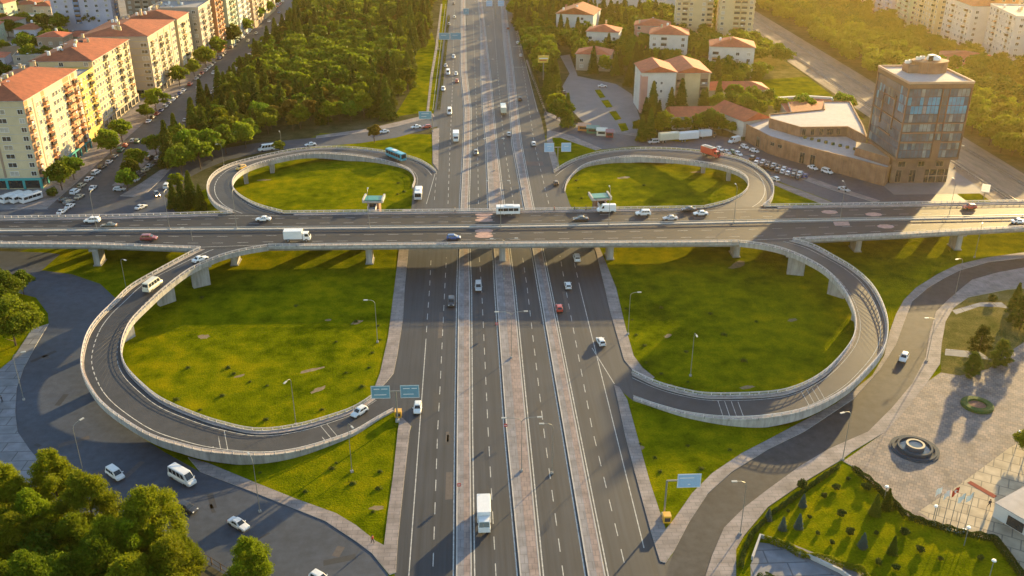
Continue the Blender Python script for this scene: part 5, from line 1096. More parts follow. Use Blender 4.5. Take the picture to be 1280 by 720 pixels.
# kiosks beside the slip road
for px, py, c, w_, t in ((730, 163, 'orange', 5, 'orange stall at the lower edge of the tree bordered lot'), (741, 166, 'green', 5, 'green stall right of the orange stall'), (752, 169, 'cream', 4, 'cream stall right of the green stall'), (762, 171, 'maroon', 3, 'dark red stall nearest the trailers')):
    x, y = P(px, py); r = empty('market_stall', (x, y, 0), R(-12), t, 'stall'); child(MB().box((0, 0, 1.1), (w_, 2.4, 2.2), PAINT[c]).build('booth', r), r)
    child(MB().add([(-w_/2-.3, -1.6, 2.25), (w_/2+.3, -1.6, 2.25), (w_/2+.3, 1.5, 2.9), (-w_/2-.3, 1.5, 2.9)], [(0, 1, 2, 3)], PAINT[c]).box((0, 0, 2.24), (w_, 2.4, .06), M_WHITE).build('awning', r), r)
    child(MB().box((0, -1.22, 1.3), (w_*.7, .06, .9), M_GLASS).build('serving_window', r), r)

# ------------------------------------------------------------------ plaza furniture
x, y = P(1143, 562); ft = empty('fountain', (x, y, .11), 0, 'round stepped grey fountain with raised inner basin on the plaza', 'fountain'); M_FST = mat('fountain_stone', (.030, .048, .068), .9, .2, 1.5, .1)
child(MB().lathe((0, 0, 0), [(4.7, 0), (4.7, .18), (4.3, .18), (4.3, .34), (3.8, .34), (3.8, .12)], M_FST, 48).build('steps', ft), ft)
child(MB().lathe((0, 0, 0), [(3.35, .1), (3.35, .85), (2.95, .85), (2.95, .1)], M_FST, 48).build('outer_basin', ft), ft)
child(MB().lathe((0, 0, 0), [(1.75, .1), (1.8, 1.3), (1.35, 1.3), (1.35, .5)], mat('basin_stone', (.08, .09, .11), .6, .15, 2), 40).build('inner_basin', ft), ft)
child(MB().lathe((0, 0, 0), [(2.95, .42), (1.76, .42)], M_WATER, 40).lathe((0, 0, 0), [(1.36, 1.1), (.01, 1.1)], M_WATER, 32).build('water', ft), ft)
child(MB().lathe((0, 0, 0), [(3.8, .13), (3.35, .13)], M_FST, 48).build('gutter', ft), ft)
x, y = P(1221, 508); rp_ = empty('round_flower_bed', (x, y, .11), 0, 'round flower bed with green hedge ring on the plaza', 'flower bed')
child(MB().lathe((0, 0, 0), [(3.3, 0), (3.3, .5), (3.0, .65), (1.9, .65), (1.8, .2)], mat('hedge_green', (.045, .085, .012), .95, .5, 3, .8), 32).build('hedge_ring', rp_), rp_)
child(MB().lathe((0, 0, 0), [(1.8, .25), (.01, .4)], mat('flower_earth', (.25, .12, .08), .95, .5, 4), 24).build('soil', rp_), rp_)
# carpet and flags
a_, b_ = P(1211, 603), P(1244, 622); d_ = Vector((b_[0]-a_[0], b_[1]-a_[1], 0)); n_ = Vector((-d_.y, d_.x, 0)).normalized()*.55
cp = MB().prism([(a_[0]-n_.x, a_[1]-n_.y), (b_[0]-n_.x, b_[1]-n_.y), (b_[0]+n_.x, b_[1]+n_.y), (a_[0]+n_.x, a_[1]+n_.y)], .13, .16, mat('red_carpet', (.22, .025, .015), .95, .2, 3)).build('red_carpet'); tag(cp, 'dark red carpet strip leading to the white building', 'carpet')
FL = [(1167, 657, 'white', 'leftmost of the five flagpoles, with a pale flag'), (1177, 661, 'white', 'second flagpole from the left, with a white flag'), (1186, 663, 'red', 'middle flagpole, flying a red flag with white crescent and star'), (1195, 666, 'white', 'fourth flagpole from the left, with a white flag'), (1205, 665, 'white', 'rightmost of the five flagpoles, with a white flag')]
for i, (px, py, c, t) in enumerate(FL):
    x, y = P(px, py); H_ = 9.5 if c == 'red' else 8.6; r = empty('flagpole', (x, y, .1), 0, t, 'flagpole', 'flagpoles along the forecourt')
    child(MB().tube([(0, 0, 0), (0, 0, H_)], .07, M_POLE, 6, .04).box((0, 0, .25), (.6, .6, .5), M_SIGNL).build('pole', r), r)
    f = MB(); n = 8; vs = []
    for k in range(n+1):
        u = k/n; vs += [(-u*1.1, -.12*math.sin(u*7+i), H_-.1-u*.9), (-u*1.0, -.12*math.sin(u*7+i+.4), H_-1.35-u*1.0)]
    f.add(vs, [(2*k, 2*k+1, 2*k+3, 2*k+2) for k in range(n)], PAINT['red'] if c == 'red' else M_WHITE); o = child(f.build('flag', r), r)
    if c == 'red':
        e = MB(); cc = Vector((-.42, -.16, H_-1.05))
        def ring(r0, c0, r1, c1, n=18): return [(c0[0]+r0*math.cos(R(50+260*k/n)), c0[1]+r0*math.sin(R(50+260*k/n))) for k in range(n+1)]+[(c1[0]+r1*math.cos(R(50+260*k/n)), c1[1]+r1*math.sin(R(50+260*k/n))) for k in range(n, -1, -1)]
        rr = ring(.3, (0, 0), .23, (.07, 0)); m2 = len(rr)//2
        for side in (-1, 1):
            vs = [(cc.x+p[0], cc.y+(.12 if side > 0 else -.05), cc.z+p[1]) for p in rr]; e.add(vs, [(k, k+1, 2*m2-2-k, 2*m2-1-k) for k in range(m2-1)], M_WHITE)
            st = [(cc.x-.36+(.13 if k % 2 == 0 else .05)*math.cos(math.pi*k/5), cc.y+(.12 if side > 0 else -.05), cc.z+(.13 if k % 2 == 0 else .05)*math.sin(math.pi*k/5)) for k in range(10)]; e.add(st, [tuple(range(10))], M_WHITE)
        child(e.build('crescent_and_star', o), o)
# fence at bottom left, garden wall, benches
def fence(pts, label, h=1.6, step=2.2, m=M_POLE, name='railing_fence'):
    p = densify([Vector((*q, 0)) for q in pts], step); r = empty(name, tuple(p[0]), 0, label, 'fence'); o0 = p[0]
    for i, q in enumerate(p[:100]): child(MB().box((0, 0, h/2), (.14, .14, h), m).build('post', r, tuple(q-o0)), r)
    mb = MB(); ribbon_box(mb, [q-o0 for q in p], .06, h-.15, h-.05, m); ribbon_box(mb, [q-o0 for q in p], .06, .3, .4, m); ribbon_box(mb, [q-o0 for q in p], .03, .4, h-.15, mat('mesh_infill', (.12, .11, .09), .8, .2, 2)) if False else None
    child(mb.build('rail', r), r); return r
fence(PP([(240, 692), (265, 706), (300, 728), (330, 750)]), 'dark post and rail fence between pines and road at bottom left', m=M_BARK)
fence([(181, 262), (181, 300), (180, 420), (180, 470)], 'low pale fence along the railway bed right of the tower', h=1.2, step=5, m=M_KERB)
gw = MB(); ribbon_box(gw, [Vector((*P(*q), 0)) for q in ((940, 700), (950, 672), (975, 680), (1010, 697), (1050, 716), (1090, 745))], .35, 0, .8, M_KERB); tag(gw.build('garden_wall'), 'low white wall zigzagging through the dark shrubs at the bottom', 'wall')
sheet('garden_path', PP([(948, 678), (965, 680), (1010, 700), (1060, 722), (1075, 760), (940, 760), (938, 706)]), .020, M_PAVEB)
sheet('garden_path', PP([(962, 678), (980, 676), (1040, 700), (1085, 716), (1095, 730), (1050, 722), (1000, 698)]), .024, M_LOT)
# railway
for xx, t in ((183, 'left railway track running past the glass tower'), (195, 'right railway track nearest the wood')):
    r = empty('railway_track', (xx, 262, 0), 0, t, 'railway track')
    child(MB().box((-.75, 260, .3), (.09, 520, .14), mat('rail_steel', (.20, .15, .12), .4, .2, 1, metal=.7)).build('rail', r), r); child(MB().box((.75, 260, .3), (.09, 520, .14), MATS['rail_steel']).build('rail', r), r)
    s = MB()
    for k in range(0, 520, 1): s.box((0, k+.3, .14), (2.5, .26, .18), M_CONCD)
    child(s.build('sleepers', r), r)
x, y = P(1230, 246); sh = empty('platform_shelter', (x, y, 0), R(60), 'white roofed shelter beside the overpass right of the tower', 'shelter'); child(MB().box((0, 0, 3), (9, 2.6, .3), M_KERB).build('roof', sh), sh)
for k in (-4, 0, 4): child(MB().box((k, 0, 1.45), (.25, .25, 2.9), M_POLE).build('post', sh), sh)

# ------------------------------------------------------------------ people (each one continuous body)
SKIN = mat('skin', (.45, .27, .19), .6, .05, 5)
def person(px, py, z, shirt, trousers, rz, label, step=.22):
    x, y = P(px, py, z)
    if z == ZD: y = sub(far_, x, x+.1)[0].y-1.1; z = ZD+.16
    me = bpy.data.meshes.new('body'); s = step
    J = [(0, 0, .95), (0, 0, 1.2), (0, 0, 1.42), (0, .01, 1.52), (.02, 0, 1.66), (-.0, .19, 1.40), (.06*s*4, .25, 1.12), (.30*s*4, .26, .90), (0, -.19, 1.40), (-.06*s*4, -.25, 1.12), (-.1*s*4, -.26, .88), (0, .1, .9), (s*.7, .11, .50), (s, .11, .08), (s+.16, .11, .05), (0, -.1, .9), (-s*.4, -.11, .50), (-s, -.11, .08), (-s+.16, -.11, .05)]
    E_ = [(0, 1), (1, 2), (2, 3), (3, 4), (2, 5), (5, 6), (6, 7), (2, 8), (8, 9), (9, 10), (0, 11), (11, 12), (12, 13), (13, 14), (0, 15), (15, 16), (16, 17), (17, 18)]
    rad = [.16, .15, .16, .06, .115, .07, .05, .035, .07, .05, .035, .1, .075, .05, .045, .1, .075, .05, .045]
    me.from_pydata(J, E_, []); o = bpy.data.objects.new('tmp', me); COL.objects.link(o)
    md = o.modifiers.new('s', 'SKIN'); 
    if not me.skin_vertices: me.attributes  # layer is created with the modifier context below
    if not me.skin_vertices:
        bm = bmesh.new(); bm.from_mesh(me); bm.verts.layers.skin.verify(); bm.to_mesh(me); bm.free()
    for i, r_ in enumerate(rad): me.skin_vertices[0].data[i].radius = (r_, r_)
    me.skin_vertices[0].data[0].use_root = True
    o.modifiers.new('u', 'SUBSURF').levels = 1
    dg = bpy.context.evaluated_depsgraph_get(); m2 = bpy.data.meshes.new_from_object(o.evaluated_get(dg)); bpy.data.objects.remove(o)
    m2.name = 'body'; m2.materials.clear()
    for mm in (shirt, trousers, SKIN): m2.materials.append(mm)
    for p in m2.polygons:
        zc = p.center.z; p.material_index = 2 if zc > 1.5 or (abs(p.center.y) > .2 and zc < 1.0 and zc > .7) else 0 if zc > .93 else 1
        p.use_smooth = True
    r = empty('person', (x, y, z), R(rz), label, 'person'); child(link('body', m2, r), r)
    child(MB().lathe((.0, 0, 1.66), [(.125, .0), (.12, .07), (.07, .13), (.01, .145)], mat('dark_hair', (.03, .02, .015), .8, .1, 5), 12).build('hair', r), r)
    return r
T1, T2, T3, T4 = mat('cloth_dark', (.03, .03, .04), .9, .1, 4), mat('cloth_red', (.35, .04, .03), .9, .1, 4), mat('cloth_light', (.5, .48, .45), .9, .1, 4), mat('denim', (.06, .09, .16), .9, .1, 4)
person(3, 503, .13, T1, T1, 60, 'person in dark clothes walking on the far left pavement')
person(466, 679, .13, T2, T1, 150, 'person in red top standing on the pavement corner of the lower left triangle lawn')
person(691, 257, ZD, T2, T1, 180, 'leftmost of three pedestrians on the far side of the overpass, in red top')
person(716, 257, ZD, T1, T4, 180, 'pedestrian in dark top on the far side of the overpass, between two others')
person(730, 257, ZD, T1, T1, 0, 'pedestrian in black beside the white panel van on the overpass')
person(569, 262, ZD, T3, T4, 180, 'pedestrian in pale top left of the faded red crossing on the overpass')
person(1236, 634, .13, T1, T1, 100, 'person in dark clothes at the end of the red carpet')

# ------------------------------------------------------------------ trees
L_BROAD = mat('leaf_broad', (.060, .110, .005), .7, .45, 1.2, col2=(.17, .205, .006), spec=.12, trans=.35, rnd=1.0)
L_BRIGHT = mat('leaf_bright', (.12, .17, .006), .7, .4, 1.2, col2=(.23, .25, .010), spec=.12, trans=.4, rnd=.6)
L_CON = mat('leaf_conifer', (.040, .070, .006), .75, .4, 1.5, col2=(.105, .130, .008), spec=.12, trans=.2, rnd=.9)
L_PINE = mat('leaf_pine', (.075, .120, .004), .75, .4, 1.5, col2=(.22, .245, .007), spec=.12, trans=.42, rnd=.7)
L_SPRUCE = mat('leaf_blue_spruce', (.045, .085, .075), .75, .3, 1.5, col2=(.075, .12, .10), trans=.15, rnd=.5)
L_HEDGE = mat('leaf_hedge', (.035, .062, .010), .8, .4, 1.5, col2=(.075, .10, .014), spec=.12, trans=.2, rnd=.3)
L_RUST = mat('leaf_rust', (.10, .085, .010), .75, .4, 1.2, col2=(.20, .15, .014), spec=.12, trans=.35, rnd=.7)
def leaf_mesh(pos, nrm_bias, size, m, rng, name='crown', aspect=.7):
    n = len(pos); d = rng.normal(size=(n, 3)); d /= np.linalg.norm(d, axis=1)[:, None]
    d = d*.95+nrm_bias*.55; d /= np.linalg.norm(d, axis=1)[:, None]
    t = rng.normal(size=(n, 3)); t -= (t*d).sum(1)[:, None]*d; t /= np.linalg.norm(t, axis=1)[:, None]; b = np.cross(d, t)
    s = size*rng.uniform(.6, 1.35, (n, 1)); q = np.stack([pos-t*s-b*s*aspect*.5, pos+t*s*.2-b*s*aspect, pos+t*s+b*s*aspect*.4, pos-t*s*.3+b*s*aspect], 1).reshape(-1, 3)
    me = bpy.data.meshes.new(name); me.vertices.add(4*n); me.vertices.foreach_set('co', q.ravel().astype('f'))
    me.loops.add(4*n); me.loops.foreach_set('vertex_index', np.arange(4*n, dtype='i')); me.polygons.add(n); me.polygons.foreach_set('loop_start', np.arange(0, 4*n, 4, dtype='i'))
    me.materials.append(m); me.update(calc_edges=True); return me
def clump_pts(centers, radii, n, rng, flat=.8):
    w_ = radii**2; idx = rng.choice(len(centers), n, p=w_/w_.sum()); d = rng.normal(size=(n, 3)); d /= np.linalg.norm(d, axis=1)[:, None]
    d[:, 2] = np.where(d[:, 2] < -.3, -d[:, 2]*.6, d[:, 2]); r = radii[idx]*rng.uniform(.45, 1.22, n)
    return centers[idx]+d*r[:, None]*np.array([1, 1, flat]), d
def crown(kind, n, size, m, seed, R_, Z0, Z1):
    rng = np.random.default_rng(seed)
    if kind in ('broad', 'pine'):
        k = 34 if kind == 'broad' else 58; c = []; 
        while len(c) < k:
            p = rng.uniform(-1, 1, 3)
            rr = np.linalg.norm(p)
            if .35 < rr < .82: c.append(p)
        c = np.array(c); zz = c[:, 2]; taper = 1-np.clip(zz, 0, 1)*(.35 if kind == 'broad' else .15)
        cen = np.stack([c[:, 0]*R_*taper, c[:, 1]*R_*taper, (Z0+Z1)/2+zz*(Z1-Z0)/2*.86], 1); rad = rng.uniform(.22, .38, k)*R_*(1.0 if kind == 'broad' else .72)
        pos, d = clump_pts(cen, rad, n, rng, .8 if kind == 'broad' else .72)
        ctr = np.array([0, 0, (Z0+Z1)/2]); out = pos-ctr; out /= np.linalg.norm(out, axis=1)[:, None]; return leaf_mesh(pos, (d+out)/2, size, m, rng)
    if kind == 'tuft':
        k = 85; h = rng.random(k)**.9; env = np.where(h < .3, .62+h*1.25, 1.0-((h-.3)/.7)**1.6*.82); a = rng.uniform(0, 6.283, k); rr = R_*env*rng.uniform(.35, .95, k)*(1+.16*np.sin(a*2+seed))
        cen = np.stack([rr*np.cos(a), rr*np.sin(a), Z0+(Z1-Z0)*h+rng.normal(size=k)*.25], 1); rad = rng.uniform(.15, .29, k)*R_*np.where(h > .8, .8, 1)
        idx = rng.choice(k, n, p=rad**2/(rad**2).sum()); d = rng.normal(size=(n, 3)); d[:, 2] = np.abs(d[:, 2])*.9-.1; d /= np.linalg.norm(d, axis=1)[:, None]
        pos = cen[idx]+d*(rad[idx]*rng.uniform(.1, 1.3, n))[:, None]; return leaf_mesh(pos, d*.3, size, m, rng, aspect=.24)
    if kind == 'conifer':
        lv = 16; P_ = []; D_ = []
        for i in range(n):
            h = rng.random()**1.25; L = int(h*lv)/lv; fr = (h*lv) % 1; z = Z0+(Z1-Z0)*h; rmax = R_*(1-L)**.85*(1-.28*fr)+.12; nb = 9; a = (rng.integers(nb)+.5*(int(h*lv) % 2))*2*math.pi/nb+rng.normal()*.17
            r = rmax*rng.uniform(.35, 1.0)*(.86+.14*math.sin(a*3+L*19)); P_.append((r*math.cos(a), r*math.sin(a), z-r*.28+rng.normal()*.1)); D_.append((math.cos(a)*.5, math.sin(a)*.5, .8))
        return leaf_mesh(np.array(P_), np.array(D_), size, m, rng, aspect=.45)
    if kind == 'column':
        h = rng.random(n); a = rng.uniform(0, 2*math.pi, n); r = R_*np.sin(np.pi*np.clip(h*.9+.08, 0, 1))**.6*(.75+.25*np.sin(a*3+h*14))*rng.uniform(.6, 1, n)
        pos = np.stack([r*np.cos(a), r*np.sin(a), Z0+(Z1-Z0)*h], 1); return leaf_mesh(pos, np.stack([np.cos(a), np.sin(a), .3+0*a], 1), size, m, rng)
def trunk_mesh(h, r, limbs, R_, Z0, seed):
    g = random.Random(seed); m_ = MB(); m_.tube([(0, 0, -.2), (.05, .03, h*.4), (-.06, .08, h*.75), (0, 0, h)], r, M_BARK, 7, r*.35)
    for i in range(limbs):
        a = 2*math.pi*i/limbs+g.uniform(-.3, .3); z = Z0*.8+(h-Z0)*.6*i/max(1, limbs); l = R_*g.uniform(.5, .8)
        m_.tube([(0, 0, z), (l*.5*math.cos(a), l*.5*math.sin(a), z+l*.35), (l*math.cos(a), l*math.sin(a), z+l*.75)], r*.42, M_BARK, 5, r*.12)
    return m_.data('trunk')
PROTO = {}
def proto(key, kind, n, size, m, seed, R_, Z0, Z1, limbs=4, tr=.2):
    PROTO[key] = (trunk_mesh(Z1*(.9 if kind == 'conifer' else .72), tr, 0 if kind == 'conifer' else limbs, R_, Z0, seed), crown(kind, n, size, m, seed, R_, Z0, Z1))
for i in range(3):
    proto('fb%d' % i, 'broad', 2600, .44, L_BROAD, 10+i, 4.6, 2.0, 10.5-i*.6)
    proto('fc%d' % i, 'conifer', 2600, .46, L_CON, 20+i, 3.7+.3*i, 1.0, 12.5+i)
    proto('fy%d' % i, 'broad', 2600, .44, L_BRIGHT, 30+i, 4.8, 1.8, 10.5-i*.5)
    proto('fp%d' % i, 'pine', 2600, .44, L_PINE, 70+i, 4.3, 2.2, 11.5-i)
    proto('np%d' % i, 'tuft', 34000, .24, L_PINE, 40+i, 4.6, 2.4, 13.6)
proto('fr', 'broad', 2400, .40, L_RUST, 33, 3.0, 2.2, 8.5)
proto('nb0', 'broad', 20000, .20, L_BRIGHT, 50, 5.6, 1.2, 11.0); proto('nb1', 'broad', 14000, .2, L_BROAD, 51, 4.8, 1.6, 9.0)
proto('nc0', 'conifer', 9000, .20, L_CON, 55, 3.0, .4, 9.0); proto('sp0', 'conifer', 6000, .14, L_SPRUCE, 56, 1.7, .2, 4.6)
proto('sh0', 'broad', 1200, .16, L_HEDGE, 57, 1.1, .1, 1.7, 0, .06); proto('nc1', 'tuft', 16000, .22, L_CON, 58, 3.6, .1, 8.6)
TC = {'b': 'broadleaf_tree', 'c': 'conifer_tree', 'p': 'pine_tree', 's': 'blue_spruce'}
def tree(key, x, y, s, label, name, cat='tree', group=None, z=0, sz=1.0, rz=None):
    t, c = PROTO[key]; r = empty(name, (x, y, z), 0, label, cat, group); r.rotation_euler = (0, 0, rnd.uniform(0, 6.28) if rz is None else rz); r.scale = (s, s, s*sz)
    link('trunk', t, r); link('crown', c, r); return r
KIND = {'fb': ('leafy green tree', 'broadleaf_tree'), 'fc': ('dark pointed conifer', 'conifer_tree'), 'fy': ('bright yellow green tree', 'broadleaf_tree'), 'fp': ('olive green pine', 'pine_tree'), 'fr': ('rust tinged tree', 'broadleaf_tree')}
cntk = {}
placed = []
FAR = []
def wood(poly, step, mix, where, group, seed, avoid=(), smin=.8, smax=1.25, hole=()):
    g = random.Random(seed); xs = [p[0] for p in poly]; ys = [p[1] for p in poly]; y = min(ys); out = []
    while y < max(ys):
        x = min(xs)+(step*.5 if int(y/step) % 2 else 0)
        while x < max(xs):
            q = (x+g.uniform(-.42, .42)*step, y+g.uniform(-.42, .42)*step)
            if pip(q, poly) and not any(pip(q, a) for a in avoid): out.append(q)
            x += step
        y += step*.9
    for q in out:
        nx = math.sin(q[0]*.045+seed)+math.sin(q[1]*.032+seed*2)+g.gauss(0, .75)
        k = mix[min(len(mix)-1, max(0, int((nx+2)/4*len(mix))))]; key = k+('' if k == 'fr' else str(g.randrange(3)))
        placed.append((q[1], key, q[0], q[1], g.uniform(smin, smax), '%s %s' % (KIND[k][0], where), KIND[k][1], group+' '+KIND[k][0]+'s'))
    return out
clear1 = PP([(497, 150), (532, 140), (541, 95), (549, 50), (556, -10), (543, -5), (534, 50), (519, 72), (513, 112), (488, 145)])
wood([(-118, 350), (-104, 330), (-92, 352), (-84, 378), (-62, 392), (-30, 405), (-22, 430), (-21, 500), (-20, 560), (-20, 900), (-117, 900), (-118, 560), (-118, 430)], 7.6, ['fc', 'fc', 'fc', 'fp', 'fr', 'fc', 'fb', 'fy', 'fb', 'fy'], 'in the dense wood left of the highway', 'wood left of the highway:', 5, avoid=[clear1])
bl_ = [o for o in COL.objects if o.get('category') in ('building', 'house', 'apartment block', 'office tower', 'hall')]
import itertools
foot = []
for o in bl_:
    w0 = [c for c in o.children if c.name.split('.')[0] == 'wall'] if False else []
def fp(cx, cy, w_, d_, pad=4.5): return [(cx-w_/2-pad, cy-d_/2-pad), (cx+w_/2+pad, cy-d_/2-pad), (cx+w_/2+pad, cy+d_/2+pad), (cx-w_/2-pad, cy+d_/2+pad)]
av = [fp(83.5, 420, 15, 19), fp(99.5, 428, 16, 25), fp(98, 390, 26, 13, 3), fp(113.5, 384, 15, 22), fp(122, 431, 31, 14), fp(109, 512, 19, 17), fp(139, 490, 21, 17), fp(68, 503, 17, 13), fp(69, 600, 26, 26), fp(138, 588, 22, 18), fp(160, 574, 20, 20), fp(121, 700, 62, 60), fp(78, 668, 22, 16), fp(108, 560, 20, 15, 4), fp(78, 548, 18, 15, 4),
      PP([(690, 60), (712, 60), (725, 90), (775, 100), (800, 125), (806, 175), (720, 160), (700, 130)]), [(112, 345), (170, 345), (170, 398), (112, 398)], [(126, 437), (176, 400), (174, 480), (158, 500), (150, 470)], PP([(975, 118), (1056, 118), (1056, 145), (975, 145)])]
wood([(34, 385), (56, 385), (62, 372), (110, 374), (118, 400), (172, 398), (173, 600), (173, 760), (28, 760), (33, 560), (36, 470)], 8.2, ['fc', 'fc', 'fp', 'fb', 'fb', 'fy'], 'among the buildings right of the highway', 'trees right of the highway:', 8, avoid=av)
wood([(206, 262), (300, 262), (300, 430), (280, 500), (272, 560), (276, 640), (280, 760), (208, 760), (205, 440)], 8.8, ['fp', 'fb', 'fb', 'fp', 'fy', 'fy'], 'in the hazy wood beyond the railway', 'wood beyond the railway:', 11, avoid=[fp(262, 492, 24, 14)])
wood([(300, 262), (420, 262), (420, 440), (330, 440), (300, 400)], 10, ['fp', 'fb'], 'in the hazy wood beyond the railway', 'wood beyond the railway:', 13)
# each kind: the nearest 290 stand alone, the rest make one mass
placed.sort(); cnt2 = {}; farm = {}
for _, key, x, y, s, lab, nm, grp in placed:
    cnt2[nm] = cnt2.get(nm, 0)+1
    if cnt2[nm] <= 250: tree(key, x, y, s, lab, nm, group=grp)
    else: farm.setdefault(key, []).append((x, y, s))
FARM = {}
for key, l in farm.items():
    c = PROTO[key][1]; n = len(c.vertices); co = np.empty(n*3, 'f'); c.vertices.foreach_get('co', co); co = co.reshape(-1, 4, 3)
    rng = np.random.default_rng(1); parts_ = []
    for x, y, s in l:
        q = co[rng.permutation(len(co))[:650]].copy(); ctr = q.mean(1, keepdims=True); q = ctr+(q-ctr)*1.5; a = rng.uniform(0, 6.28); ca, sa = math.cos(a), math.sin(a)
        r = q.copy(); r[..., 0] = (q[..., 0]*ca-q[..., 1]*sa)*s+x; r[..., 1] = (q[..., 0]*sa+q[..., 1]*ca)*s+y; r[..., 2] = q[..., 2]*s; parts_.append(r.reshape(-1, 3))
    FARM.setdefault(c.materials[0].name, []).append(np.concatenate(parts_))
if FARM:
    mats = list(FARM); allv = []; mi = []
    for i, k in enumerate(mats):
        for a in FARM[k]: allv.append(a); mi.append(np.full(len(a)//4, i, 'i'))
    q = np.concatenate(allv); n = len(q)//4; me = bpy.data.meshes.new('distant_woodland'); me.vertices.add(4*n); me.vertices.foreach_set('co', q.ravel().astype('f'))
    me.loops.add(4*n); me.loops.foreach_set('vertex_index', np.arange(4*n, dtype='i')); me.polygons.add(n); me.polygons.foreach_set('loop_start', np.arange(0, 4*n, 4, dtype='i'))
    for k in mats: me.materials.append(MATS[k])
    me.polygons.foreach_set('material_index', np.concatenate(mi)); me.update(calc_edges=True)
    o = link('distant_woodland', me); o['kind'] = 'stuff'
print('TREES', {k: v for k, v in cnt2.items()})
# single trees, placed by eye: base pixel, prototype, scale, description
ST = [
 (20, 432, 'nb0', 1.25, 'large bright green broadleaf tree at the left edge below the overpass'), (8, 385, 'nb1', 1.15, 'darker tree behind the large bright one at the left edge'),(-12, 372, 'nb1', 1.1, 'tree cut by the left edge just under the overpass'), (30, 368, 'fb0', .7, 'small tree between the bright tree and the shaded road'),
 (78, 238, 'fb0', 1.05, 'round dark green kerbside tree right of the three shuttle buses'), (93, 225, 'fb1', .95, 'smaller kerbside tree behind the round one by the shops'), (66, 246, 'sh0', 2.0, 'low round bush between shuttle buses and parked cars'),
 (140, 196, 'fy0', 1.15, 'bright street tree before the yellow block'), (153, 178, 'fy1', 1.0, 'street tree overlapping the bright one before the yellow block'), (196, 142, 'fy1', 1.2, 'street tree at the gap between second and third boulevard block'), (185, 150, 'fb2', .8, 'smaller street tree left of the gap between the boulevard blocks'),
 (225, 108, 'fb1', 1.1, 'street tree before the yellow fronted block, nearer one'), (243, 96, 'fb0', .9, 'street tree before the yellow fronted block, farther one'), (258, 85, 'fy2', 1.3, 'bushy street tree below the beige flat roofed block'), (272, 72, 'fy0', 1.2, 'street tree below the narrow orange block'), (292, 58, 'fb0', 1.3, 'street tree below the pale green block'), (308, 45, 'fy1', 1.2, 'street tree below the whitish block'), (322, 30, 'fb1', 1.3, 'street tree two thirds up the boulevard'), (334, 20, 'fb2', 1.2, 'street tree near the top of the boulevard'), (347, 10, 'fb0', 1.2, 'topmost street tree of the boulevard'),
 (160, 239, 'fb1', .85, 'first tree of the boulevard island, nearest the overpass'), (165, 226, 'fb0', .8, 'second tree of the boulevard island'), (172, 212, 'fy2', .9, 'third and brightest tree of the boulevard island'), (196, 195, 'fb1', .95, 'tree at the edge of the wood beside the boulevard island'),
 (218, 260, 'fc0', .75, 'left conifer of the group between junction and upper left loop'), (229, 263, 'fc1', .8, 'front conifer of the group between junction and upper left loop'), (240, 258, 'fc2', .85, 'tall conifer of the group between junction and upper left loop'), (252, 262, 'fc0', .7, 'right conifer of the group between junction and upper left loop'), (222, 240, 'fp1', .7, 'pine at the back left of the conifer group by the junction'),
 (468, 178, 'fr', .95, 'rust tinged tree standing on the kerb of the top left slip road'), (350, 192, 'fy1', .55, 'small golden tree between white minibus and upper left loop'),
 (1223, 440, 'nc1', .75, 'middle dark pine of the park group'), (1248, 458, 'nc1', .75, 'right hand dark pine of the park group'), (1213, 470, 'nc1', .66, 'front dark pine of the park group'), (1275, 410, 'nc1', 1.0, 'large dark pine at the right edge of the park'), (1268, 385, 'nc0', .8, 'pointed conifer behind the large pine at the right edge'), (1240, 377, 'sh0', 1.2, 'small round bush behind the park path'),
 (1093, 643, 'nc0', .5, 'brownish conifer in the middle of the garden lawn'), (1108, 636, 'nc0', .5, 'smaller conifer behind the brownish one on the garden lawn'),
 (1003, 633, 'sp0', 0.58, 'pale blue spruce below the round clipped bush'), (998, 660, 'sp0', 0.65, 'pale blue spruce left of the garden middle'), (978, 662, 'sp0', 0.58, 'blue spruce second from the garden wall'), (960, 650, 'sp0', 0.54, 'blue spruce nearest the service road pavement'), (1078, 684, 'sp0', 0.65, 'blue green spruce in the lower garden'), (1115, 692, 'nc0', .42, 'dark young conifer in the lower garden'), (1083, 612, 'sh0', .9, 'bright shrub by the garden hedge'), (1051, 645, 'sh0', .8, 'yellow green shrub in the garden lawn'),
 (1002, 610, 'sh0', 1.05, 'round clipped bush on the garden edge by the service road'),
 (1282, 566, 'nb1', .6, 'dark bush at the right edge beside the forecourt'),
]
for px, py, key, s, lab in ST:
    nm = 'shrub' if key == 'sh0' else 'blue_spruce' if key == 'sp0' else 'conifer_tree' if 'c' in key else 'pine_tree' if 'p' in key else 'broadleaf_tree'
    tree(key, *P(px, py), s, lab, nm, cat='shrub' if key == 'sh0' else 'tree')
for i, (px, py, key, s) in enumerate([(802, 176, 'fc0', .85), (812, 172, 'fc1', .9), (824, 170, 'fp0', .7), (834, 168, 'fc2', .6), (846, 166, 'fb0', .65), (857, 167, 'fp1', .7), (868, 166, 'fc0', .65), (880, 166, 'fp2', .65), (892, 166, 'fb1', .6), (903, 168, 'fp0', .65), (915, 168, 'fb2', .6), (948, 150, 'fp1', .9), (941, 160, 'fp0', .8), (798, 168, 'fp2', .7), (806, 160, 'fc2', .9), (932, 98, 'fc0', .7), (945, 108, 'fp1', .7)]):
    x_, y_ = P(px, py); tree(key, x_, y_, s, '%s below the pink roofed halls, %s from left' % ('pointed conifer' if 'c' in key else 'bushy green tree' if 'b' in key else 'olive pine', (ORD[i] if i else 'first')), 'conifer_tree' if 'c' in key else 'broadleaf_tree' if 'b' in key else 'pine_tree', group='tree belt before the pink roofed halls')
gz = random.Random(4)
